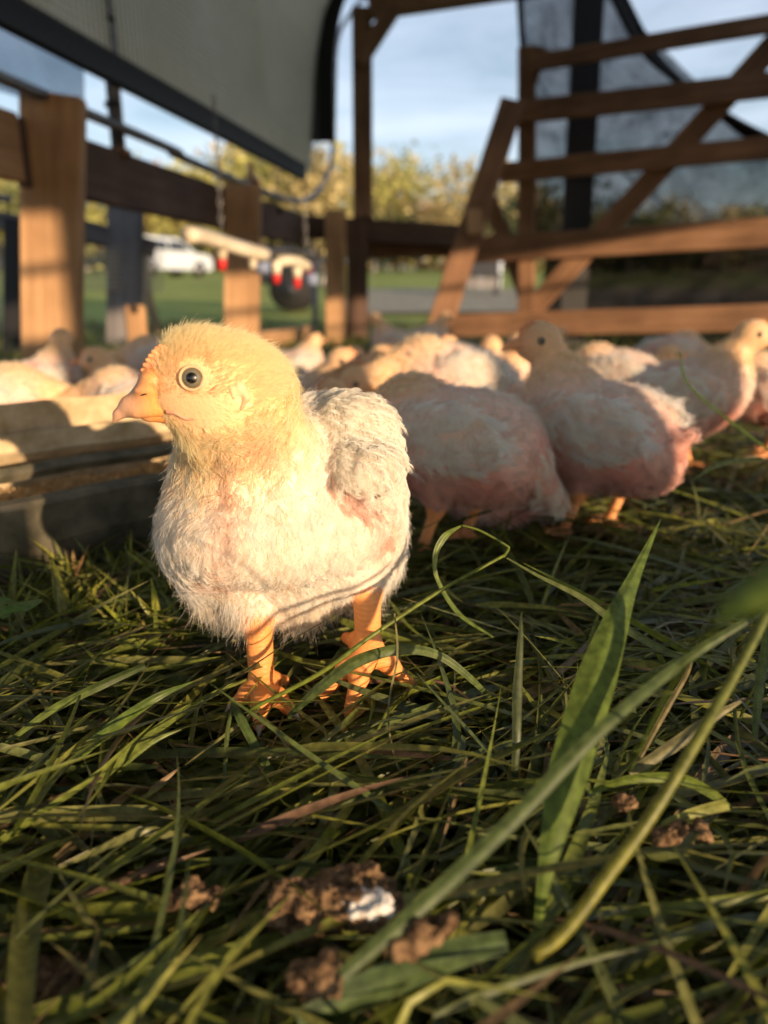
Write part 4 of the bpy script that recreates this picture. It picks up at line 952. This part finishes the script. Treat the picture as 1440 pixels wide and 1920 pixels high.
def bird(kind, px, py, yaw, label, sc=1.0, name='chick', h=0, Z=None):
    g = G(px, py, 0) if Z is None else P(px, py, Z) * [1, 1, 0]
    src = pats[kind]
    if kind in used:
        r = src.copy(); C.objects.link(r)
        for ch in list(src.children):
            c = ch.copy(); C.objects.link(c); c.parent = r
    else: r = src; used.add(kind)
    r.name = name; r.location = (g[0], g[1], h); r.rotation_euler = (0, 0, R(yaw)); r.scale = (sc,) * 3
    for k in ('label', 'category', 'group'):
        if k in r: del r[k]
    return tag(r, label, 'chicken', 'young chickens of the flock in the shelter')
bird('rump', 835, 1042, 155, 'young chicken with drooping white tail feathers just right of the big yellow-headed chicken', .92)
bird('back', 1100, 1010, 142, 'pinkish young chicken standing on an orange leg and looking left, third from the front', .92)
bird('stand', 1275, 893, -18, 'young chicken with a sunlit breast and orange face looking right at the right edge', .9)
bird('sit', 985, 985, 20, 'young chicken lying low with a bare pink belly behind the second bird', .95)
bird('low', 835, 868, 195, 'grey-faced young chicken peering left just above the back of the nearest turned bird', 1.0)
rows = [  # kind, px, -, distance, yaw, label, scale
    ('sit', 572, 0, 1.22, -25, 'young chicken with a half sunlit head facing right below the corner post', 1.15),
    ('sit', 652, 0, 1.30, -28, 'young chicken with a yellow head facing right at the foot of the leaning board', 1.15),
    ('sit', 868, 0, 1.62, 235, 'young chicken in shade under the low gate rail, leftmost head of the clump there', 1.15),
    ('sit', 905, 0, 1.50, 70, 'young chicken with a bright crown in the middle of the clump under the gate', 1.15),
    ('sit', 948, 0, 1.75, 280, 'pale young chicken at the right end of the clump under the gate', 1.15),
    ('low', 865, 0, 1.22, 205, 'young chicken bending down in front of the clump under the gate', .95),
    ('stand', 800, 0, 2.5, 20, 'small pale young chicken far back beside the foot of the leaning board', .95),
    ('sit', 1072, 0, 1.45, 300, 'young chicken whose lit crown shows right behind the neck of the bird looking left', 1.12),
    ('low', 1150, 0, 1.35, 150, 'young chicken with pink back stooping behind the pinkish standing bird', 1.0),
    ('sit', 1195, 0, 1.5, 10, 'young chicken resting between the pinkish bird and the bird at the right edge', 1.05),
    ('low', 1255, 0, 1.8, 20, 'young chicken stooping far behind the bird at the right edge', 1.0),
    ('sit', 1390, 0, 1.75, 190, 'young chicken resting in shade behind the bird at the right edge', 1.0),
    ('low', 1455, 0, 1.15, 170, 'young chicken cut off by the right edge of the picture', 1.0),
    ('sit', 700, 0, 1.02, 190, 'young chicken resting in shade behind the shoulder of the big yellow-headed chicken', .95),
    ('sit', 610, 0, 1.55, 10, 'young chicken resting in shade behind the neck of the big yellow-headed chicken', 1.0),
    ('sit', 985, 0, 1.2, 175, 'whitish young chicken resting behind the turned bird and the pinkish bird', 1.05),
    ('back', 78, 0, 1.28, 60, 'young chicken with a sunlit head turned away in front of the nearest wall post', .92),
    ('sit', 262, 0, 1.28, 185, 'young chicken with an orange sunlit head between the nearest wall post and the short stake', 1.12),
    ('low', -30, 0, .97, 20, 'brightly sunlit cream young chicken at the left edge behind the trough', .98),
    ('sit', 140, 0, 1.02, 10, 'lilac-white young chicken resting in shade right behind the feed trough', 1.0),
    ('low', 262, 0, .98, 170, 'grey-white young chicken resting behind the trough beside the beak of the big chicken', .95),
    ('low', 310, 0, 1.6, 170, 'young chicken feeding behind the short sunlit stake', 1.0),
    ('stand', 740, 0, 2.3, 160, 'small-looking young chicken at the very back, left of the leaning board', .95),
    ('sit', 1010, 0, 2.6, 0, 'small-looking young chicken at the very back below the gate', 1.0),
    ('sit', 560, 0, 2.1, 40, 'young chicken far back to the right of the second wall post', 1.0),
]
for kd, px, _, Z, yaw, lab, s_ in rows: bird(kd, px, 720, yaw, lab, s_ * .87, Z=Z)

# ------------------------------------------------------------------ grass
GCOL = np.array([[.16, .20, .035], [.21, .25, .045], [.12, .16, .045], [.29, .31, .07], [.20, .21, .07], [.14, .17, .06]])
DRY = np.array([[.30, .22, .10], [.36, .26, .14], [.22, .15, .08], [.28, .17, .11]])
def blades(n, xs, ys, zlo, zhi, ln, wd, seg, dry=.12, up=.0, fold=True, name='grass', azb=None, keep=None, lift=.02):
    x = rng.uniform(*xs, n); y = ys[0] + (ys[1] - ys[0]) * rng.random(n)
    if keep is not None:
        k = keep(x, y); x, y = x[k], y[k]; n = len(x)
    az = rng.uniform(0, 2 * math.pi, n) if azb is None else rng.normal(azb, .75, n) + math.pi * (rng.random(n) < .5)
    z0 = rng.uniform(zlo, zhi, n) ; Ln = rng.uniform(*ln, n); W = rng.uniform(*wd, n) * (.5 + .5 * (Ln / ln[1]))
    curv = rng.normal(0, 2.2, n); a2 = rng.normal(0, 1, n)
    el = rng.normal(.04 + up, .10 + up * .5, n); sag = rng.uniform(.0, 2.5, n) + up * 3
    roll = rng.normal(0, .5, n); rt = rng.normal(0, 2.5, n)
    kink = rng.random(n) < .25; kpos = rng.uniform(.3, .8, n); kang = rng.normal(0, .8, n)
    u = np.linspace(0, 1, seg + 1); pts = np.zeros((n, seg + 1, 3)); dirs = np.zeros((n, seg + 1, 3))
    P_ = np.stack([x, y, z0], 1)
    for i, t in enumerate(u):
        s = Ln * t; A = az + curv * s * 1.0 + np.where(kink & (t > kpos), kang, 0); e = el - sag * s
        d = np.stack([np.cos(A) * np.cos(e), np.sin(A) * np.cos(e), np.sin(e)], 1); dirs[:, i] = d
        if i: P_ = P_ + (d + dirs[:, i - 1]) / 2 * (Ln / seg)[:, None]
        P_[:, 2] = np.maximum(P_[:, 2], zlo * .5 - .004 + .2 * P_[:, 2] * (P_[:, 2] < 0)); pts[:, i] = P_
    wprof = np.minimum(1, u * 6 + .45) * (1 - u ** 2.2) + .03
    side = unit(np.cross(dirs, [0, 0, 1.])); nrm = np.cross(side, dirs)
    rl = (roll[:, None] + rt[:, None] * (u[None] * Ln[:, None]) * 2)[..., None]
    sd = side * np.cos(rl) + nrm * np.sin(rl); nn = -side * np.sin(rl) + nrm * np.cos(rl)
    hw = (W[:, None] * wprof[None] / 2)[..., None]
    if fold: rows = [pts - sd * hw + nn * hw * .35, pts, pts + sd * hw + nn * hw * .35]
    else: rows = [pts - sd * hw, pts + sd * hw]
    k = len(rows); V = np.stack(rows, 2).reshape(-1, 3); base = (np.arange(n) * (seg + 1) * k)[:, None, None]
    i_ = np.arange(seg)[None, :, None] * k; j_ = np.arange(k - 1)[None, None]; a = (base + i_ + j_).reshape(-1)
    Q = np.stack([a, a + 1, a + k + 1, a + k], 1)
    c = GCOL[rng.integers(0, len(GCOL), n)] * rng.uniform(.7, 1.3, (n, 1)); isd = rng.random(n) < dry
    c[isd] = DRY[rng.integers(0, len(DRY), isd.sum())] * rng.uniform(.6, 1.1, (isd.sum(), 1))
    tipb = np.where(rng.random(n) < .35, 1., 0)[:, None, None] * np.clip((u - .8) / .2, 0, 1)[None, :, None]
    cc = c[:, None] * (1 - tipb * .6) + DRY[0] * tipb * .6; T_ = np.repeat(cc[:, :, None], k, 2).reshape(-1, 3)
    return V, Q, T_
def join(L_):
    V = []; Q = []; T_ = []; o = 0
    for v, q, t in L_: V.append(v); Q.append(q + o); T_.append(t); o += len(v)
    return np.concatenate(V), np.concatenate(Q), np.concatenate(T_)
def wedge(x, y): return np.abs(x) < .12 + y * .62
tro = lambda x, y: ~(((x - Tm[0]) * TN[0] + (y - Tm[1]) * TN[1] > -.03) & ((x - Tm[0]) * TD[0] + (y - Tm[1]) * TD[1] < .25) & ((x - Tm[0]) * TN[0] + (y - Tm[1]) * TN[1] < .17))
foot_c = [np.array(q_[:2]) for q_ in (rA, lA)]
def kp(x, y):
    d = np.min([np.hypot(x - c_[0] - .0, y - c_[1] + .02) for c_ in foot_c], 0)
    return wedge(x, y) & tro(x, y) & (d > .038 * (rng.random(len(x)) > .12))
V, Q, T_ = join([
    blades(5200, (-.7, .7), (.10, .95), -.012, .008, (.07, .22), (.005, .0125), 8, .16, azb=.25, keep=kp),
    blades(6200, (-.7, .7), (.10, .95), -.008, .016, (.05, .18), (.0035, .0090), 8, .12, azb=.4, keep=kp),
    blades(3200, (-.7, .7), (.10, .95), .0, .022, (.04, .15), (.0025, .0065), 8, .08, .16, azb=.5, keep=kp),
    blades(1900, (-.7, .7), (.10, .95), -.005, .014, (.03, .14), (.0006, .0014), 7, .6, .05, keep=kp),
])
tag(fastmesh('near_grass', V, Q, M['grass'], tint=T_), 'thick mat of long mown grass and straw under the chickens', 'grass', kind='stuff')
V, Q, T_ = join([
    blades(30000, (-1.9, 1.9), (.85, 2.9), -.01, .02, (.05, .16), (.003, .007), 4, .15, .05, False, azb=.3, keep=wedge),
    blades(26000, (-3.6, 3.2), (2.6, 6.5), -.01, .02, (.06, .16), (.005, .011), 3, .12, .35, False, keep=wedge),
])
V[:, 2] += np.where(V[:, 1] > 5, terr(V[:, 0], V[:, 1]), 0)
tag(fastmesh('far_grass', V, Q, M['grass'], tint=T_), 'long grass on the floor of the shelter behind the flock and out to the lawn', 'grass', kind='stuff')
# short broad tufts in the sun beside the trough foot
gx = G(215, 1110)
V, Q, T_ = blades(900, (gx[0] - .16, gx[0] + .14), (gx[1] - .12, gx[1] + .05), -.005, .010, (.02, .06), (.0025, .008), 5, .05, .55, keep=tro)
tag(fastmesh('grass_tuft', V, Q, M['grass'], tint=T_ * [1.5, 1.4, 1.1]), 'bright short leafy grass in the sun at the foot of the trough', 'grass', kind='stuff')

# single blades and stems that stand out
def hero(name, pts, wpx, col, label, fold=.3, roll=0., cat='grass', tip=None, grp='single grass blades that stand out in the foreground'):
    """pts: (px,py,Z) along the blade; wpx widths in mm at those points"""
    W_ = catmull([P(*q) for q in pts], 8); n = len(W_); w_ = np.interp(np.linspace(0, 1, n), np.linspace(0, 1, len(wpx)), wpx) / 1000
    T0 = unit(np.gradient(W_, axis=0)); sd = unit(np.cross(T0, unit(W_ - O))); nn = np.cross(sd, T0)
    rl = np.linspace(roll, roll * .4, n)[:, None]; s2 = sd * np.cos(rl) + nn * np.sin(rl); n2 = -sd * np.sin(rl) + nn * np.cos(rl)
    rows = []; K = 7
    for j in range(K):
        v = j / (K - 1) * 2 - 1; rows.append(W_ + s2 * (w_ / 2 * v)[:, None] - n2 * (w_ / 2 * fold * (1 - abs(v)) * 1.0)[:, None] + n2 * (.00025 * (j % 2)))
    V = np.stack(rows, 1).reshape(-1, 3); base = G(pts[0][0], pts[0][1]) * 0 + W_[0]
    Q = [(i * K + j, i * K + j + 1, (i + 1) * K + j + 1, (i + 1) * K + j) for i in range(n - 1) for j in range(K - 1)]
    c = np.array(col)[None] * np.ones((n, 1)); 
    if tip is not None: c = lerp(c, tip, np.linspace(0, 1, n) ** 2)
    c = np.repeat(c, K, 0) * np.tile(np.where(np.arange(K) == K // 2, 1.25, 1.0), n)[:, None] * rng.uniform(.9, 1.1, (n * K, 1))
    o = fastmesh(name, V - base, Q, M['grass'], tint=c); o.location = base; return tag(o, label, cat, grp)
def stem_(pts, rmm, col, label, tip=None):
    W_ = catmull([P(*q) for q in pts], 8); n = len(W_); c = np.array(col)[None] * np.ones((n, 1))
    if tip is not None: c = lerp(c, tip, np.linspace(0, 1, n))
    r_ = np.interp(np.linspace(0, 1, n), np.linspace(0, 1, len(rmm)), rmm) / 1000
    o = tube('grass_stalk', W_ - W_[0], r_, M['grass'], None, 8, tint=np.repeat(c, 8, 0)); o.location = W_[0]; return tag(o, label, 'grass stem', 'single grass blades that stand out in the foreground')
g1 = (.17, .25, .05); g2 = (.11, .16, .055); g3 = (.15, .2, .05); g4 = (.05, .085, .035); yl = (.32, .34, .05)
hero('grass_sprig', [(1002, 1790, .225), (1030, 1600, .238), (1085, 1380, .27), (1150, 1180, .31), (1190, 1080, .34), (1240, 972, .375)], [1.5, 6, 16, 17, 10, 5, .5], g1, 'tallest broad grass blade standing upright right of the chicken, pointed tip', .25)
hero('grass_sprig', [(640, 1830, .18), (800, 1690, .2), (960, 1540, .215), (1130, 1365, .235), (1290, 1235, .26), (1400, 1165, .27)], [4, 5.5, 5.5, 5, 3.5, 2.5], g2, 'long blurred grey-green blade crossing diagonally in front of the tall upright blade', .3)
stem_([(1000, 1795, .20), (1060, 1745, .205), (1140, 1640, .215), (1220, 1530, .225), (1300, 1400, .24), (1380, 1260, .26), (1460, 1110, .28)], [2.2, 2.4, 2.5, 2.3, 2.1, 2.0], (.34, .33, .05), 'thick round grass stem with a yellow foot rising to the right edge', tip=(.16, .21, .06))
hero('grass_sprig', [(1352, 1152, .133), (1395, 1125, .13), (1450, 1095, .128), (1520, 1060, .125)], [3, 6, 7.5, 8], g1, 'broad out-of-focus grass leaf poking in from the right edge', .5)
stem_([(1180, 1445, .26), (1230, 1340, .22), (1290, 1235, .17), (1358, 1162, .134)], [.7, .7, .6, .6], g1, 'thin dark stem leading up to the broad blurred leaf at the right edge')
hero('grass_sprig', [(540, 1345, .375), (600, 1290, .37), (670, 1240, .37), (750, 1218, .375), (820, 1228, .385), (880, 1270, .39), (940, 1330, .40)], [3, 6, 7, 6, 5, 4, 2], (.12, .17, .05), 'arched grass blade crossing in front of the chicken feet', .3, .3)
stem_([(470, 1330, .36), (600, 1262, .365), (700, 1190, .375), (830, 1105, .40), (944, 1042, .42)], [1.2, 1.3, 1.3, 1.1, 1.0], (.22, .28, .04), 'bright green straight stem running from the chicken feet up to a kink')
stem_([(944, 1044, .42), (953, 1030, .425), (948, 1022, .427), (900, 995, .435), (866, 985, .44)], [1.0, .9, .8, .8, .7], (.2, .26, .05), 'short bent end of the kinked stem behind the feet')
hero('grass_sprig', [(866, 985, .44), (835, 1005, .44), (817, 1040, .435), (820, 1085, .43), (860, 1150, .42), (925, 1195, .41)], [1, 4.5, 3.5, 2.5, 3, 1], (.17, .24, .05), 'curled light green leaf hanging from the kinked stem', .3, .4)
hero('grass_sprig', [(950, 1046, .42), (1010, 1080, .41), (1090, 1120, .40), (1160, 1170, .39), (1230, 1212, .38), (1300, 1243, .37)], [1, 2.0, 3.5, 5, 4.5, 2.5], (.16, .2, .07), 'grass blade running down to the right from the kink', .3, .3)
hero('grass_sprig', [(960, 1520, .315), (968, 1400, .32), (970, 1300, .335), (976, 1200, .35), (978, 1148, .36)], [1.5, 4.2, 5, 3, .6], (.10, .13, .06), 'narrow upright blade standing alone left of the tallest blade', .4)
hero('grass_sprig', [(900, 1640, .255), (1000, 1625, .26), (1120, 1632, .265), (1280, 1652, .265), (1460, 1690, .26)], [4, 6, 6.5, 7.5, 7.5], (.095, .15, .03), 'wide blade lying flat across the lower right corner', .25, -.5)
hero('grass_sprig', [(1105, 1485, .29), (1180, 1462, .29), (1270, 1460, .29), (1330, 1485, .285), (1365, 1515, .28)], [2, 4, 5, 4.5, 3.5], (.2, .27, .04), 'sunlit yellow-green blade bending over near the right edge', .3, .2)
hero('grass_sprig', [(1365, 1508, .28), (1310, 1522, .28), (1255, 1540, .275), (1230, 1560, .275)], [5, 4.5, 3, 1.2], (.42, .44, .12), 'pale folded tip of the sunlit blade near the right edge', .2)
hero('grass_sprig', [(1180, 1450, .30), (1260, 1400, .305), (1330, 1350, .31), (1390, 1315, .315)], [4, 6, 5, 1.2], (.3, .28, .14), 'pale straw blade leaning behind the thick round stem', .3)
hero('grass_sprig', [(1300, 1220, .36), (1290, 1260, .345), (1250, 1330, .335), (1190, 1440, .32)], [.8, 2.2, 3, 2], (.26, .22, .1), 'dry thin blade standing near the right edge', .4)
hero('grass_sprig', [(1415, 1380, .33), (1425, 1280, .34), (1436, 1200, .35), (1440, 1120, .36)], [3, 5, 4, 1], g3, 'green blade rising along the right edge', .4)
hero('grass_sprig', [(-10, 1580, .29), (120, 1600, .288), (280, 1632, .28), (430, 1650, .277), (545, 1668, .275)], [6, 6.5, 7, 5.5, 2], g4, 'dark broad blade lying flat at the left edge', .25, -.5)
hero('grass_sprig', [(90, 1480, .315), (160, 1495, .312), (240, 1555, .297), (300, 1610, .287), (390, 1645, .28)], [3.5, 6, 5.5, 4, 1.5], g4, 'blade bending down across the dark broad blade at left', .3, -.3)
hero('grass_sprig', [(0, 1870, .222), (70, 1780, .24), (140, 1700, .255), (205, 1625, .27), (245, 1595, .278)], [3, 4, 4, 3, .8], g2, 'long narrow blade slanting up from the lower left corner', .4)
hero('grass_sprig', [(140, 1420, .34), (210, 1365, .348), (290, 1310, .355), (362, 1278, .37)], [6, 7, 4.5, .6], (.14, .21, .035), 'light green blade with pointed tip slanting up left of the feet', .3, -.2)
hero('grass_sprig', [(10, 1395, .35), (100, 1330, .36), (190, 1285, .37), (272, 1248, .385)], [2, 4.5, 5, 3.5], (.17, .23, .045), 'cut sunlit blade slanting up below the trough', .3)
hero('grass_sprig', [(218, 1452, .33), (262, 1410, .335), (300, 1384, .34), (340, 1368, .345)], [1, 2.4, 2.2, .5], (.2, .26, .05), 'thin bright blade beside the light green one left of the feet', .4)
hero('grass_sprig', [(262, 1515, .31), (290, 1480, .315), (338, 1438, .325)], [2, 4, .6], (.42, .28, .14), 'short pinkish straw flake standing up in the left foreground', .3)
hero('grass_sprig', [(435, 1310, .36), (450, 1345, .35), (490, 1420, .335), (540, 1500, .32), (600, 1620, .29)], [2.5, 5, 4.5, 3.5, 2], (.10, .15, .04), 'blade folded at its top below the left foot and falling to the right', .3)
hero('grass_sprig', [(438, 1308, .36), (426, 1380, .345), (418, 1480, .32), (395, 1620, .29), (372, 1740, .265)], [1.2, 2.4, 2, 2, 1.4], (.12, .16, .05), 'thin stem falling straight down below the left foot', .4)
hero('grass_sprig', [(520, 1495, .32), (600, 1500, .318), (680, 1520, .312), (770, 1545, .305)], [4, 4.5, 5, 4], g2, 'grey-green blade with dew lying below the feet', .3, -.4)
hero('grass_sprig', [(470, 1690, .262), (530, 1730, .257), (600, 1790, .247), (650, 1835, .24)], [6, 7, 7, 4.5], (.07, .09, .06), 'grey blade lying beside the dropping', .2, -.3)
hero('grass_sprig', [(560, 1920, .19), (700, 1850, .198), (850, 1790, .203), (950, 1765, .205)], [9, 12, 10, 7], (.08, .13, .04), 'wide blurred blade lying across the bottom edge', .25, -.5)
hero('grass_sprig', [(1110, 1700, .245), (1200, 1760, .235), (1320, 1850, .222), (1450, 1930, .215)], [4, 6, 6, 5], g2, 'dark blade running down into the lower right corner', .3, -.3)
hero('grass_sprig', [(740, 1150, .37), (745, 1230, .36), (728, 1330, .345), (740, 1420, .33), (770, 1490, .32)], [.8, 1.2, 1, 1, .8], (.3, .28, .12), 'dry curved stalk hanging right of the orange feet', .4)
hero('grass_sprig', [(1430, 860, .62), (1350, 870, .60), (1300, 900, .58)], [3, 5, 1], (.22, .27, .08), 'pale grass blade bending in front of the bird at the right edge', .3)
hero('grass_sprig', [(1275, 660, .75), (1290, 720, .74), (1370, 790, .72), (1450, 850, .70)], [1.5, 2.2, 2.5, 2], (.12, .2, .04), 'thin green stalk arching across the bird at the right edge', .4)

# droppings
def lump(name, px, py, rmm, label, cat, white=False, seed=0, h=.004, lay=None):
    h = h + .019; g = G(px, py, h); root = empty(name, tuple(g), label, cat)
    lay = lay or [(0, 0, 0, 1)]
    prims = [pe((rmm * .001 * a, rmm * .001 * b, rmm * .001 * c), (rmm * .001 * s, rmm * .001 * s * .8, rmm * .001 * s * .5), .004) for a, b, c, s in lay]
    v, q = nets(prims, .0011, 1); n = grad(prims, v)
    dsp = np.array([noise.fractal(Vector(x * 110 + seed), .8, 2, 5) * .0045 + abs(noise.noise(Vector(x * 520))) * .0022 for x in v]); v = v + n * dsp[:, None]
    fastmesh('crumb_mass', v, q, M['dropping'], root)
    return root
d1 = lump('dropping', 625, 1700, 17, 'brown crumbly dropping with a white patch on the grass at bottom centre', 'dropping', seed=3, lay=[(-.6, 0, 0, .85), (.5, .5, .1, .8), (.2, .1, .3, .6), (-.9, .1, .2, .5), (.9, -.2, 0, .6)])
pr = [pe((.013, -.005, .006), (.0105, .0062, .0045), .003), pe((.019, -.005, .002), (.0045, .004, .005), .003), pe((.008, -.006, .003), (.003, .003, .004), .002)]
v, q = nets(pr, .0009, 1); v = v + grad(pr, v) * np.array([noise.fractal(Vector(x * 300), 1, 2, 4) for x in v])[:, None] * .0016
fastmesh('white_cap', v, q, M['dropping_white'], d1)
lump('dropping', 780, 1762, 10, 'golden-brown blurred crumb lump right below the white-capped dropping', 'dropping', seed=9, h=.028, lay=[(-.5, 0, 0, .7), (.4, .1, .35, .65), (1.0, .1, .6, .35)])
lump('dropping', 70, 1850, 13, 'wide flat brown dropping in the lower left corner', 'dropping', seed=14, h=-.014, lay=[(-1, 0, 0, .9), (.3, .2, 0, 1), (1.2, .5, 0, .6)])
lump('dropping', 585, 1838, 9, 'small brown crumb half sunk in grass at the bottom', 'dropping', seed=21, h=.006, lay=[(0, 0, 0, 1), (.7, .2, -.1, .6)])
lump('dropping', 1178, 1512, 6, 'tiny golden crumb left of the thick round stem', 'dropping', seed=31, h=.012, lay=[(0, 0, 0, .8), (-.6, .3, .5, .5)])
lump('dropping', 1270, 1570, 9, 'brown crumbs lying under the pale folded leaf tip', 'dropping', seed=41, h=.006, lay=[(0, 0, 0, .6), (1.1, .1, .2, .5), (-1, 0, 0, .5)])
lump('dropping', 350, 1680, 10, 'dull brown crumb among straw left of the white-capped dropping', 'dropping', seed=51, h=.0, lay=[(0, 0, 0, .8), (1, .1, 0, .5)])
# clover
cl = empty('clover', tuple(G(14, 1150, .04) * [1, 1, 0]), 'bright green clover leaf at the left edge below the trough', 'clover')
for i in range(3):
    a0 = R(120 * i + 20); pts = [(0, 0, 0)] + [(.011 * (1 + .1 * math.cos(3 * t)) * math.cos(t) + .011, .010 * math.sin(t), .0015 * math.cos(2 * t)) for t in np.linspace(math.pi, 3 * math.pi, 17)[:-1]]
    V = [(x_ * math.cos(a0) - y_ * math.sin(a0), x_ * math.sin(a0) + y_ * math.cos(a0), z_ + .045) for x_, y_, z_ in pts] ; V[0] = tuple(np.mean(V[1:], 0))
    mesh('leaflet', V, [(0, 1 + k, 1 + (k + 1) % 16) for k in range(16)], M['grass'], cl, True, tint=np.tile([.16, .3, .05], (17, 1)))
tube('stalk', [(0, 0, 0), (.001, 0, .045)], .0008, M['grass'], cl, 6, tint=np.tile([.14, .24, .05], (12, 1)))
print('done')
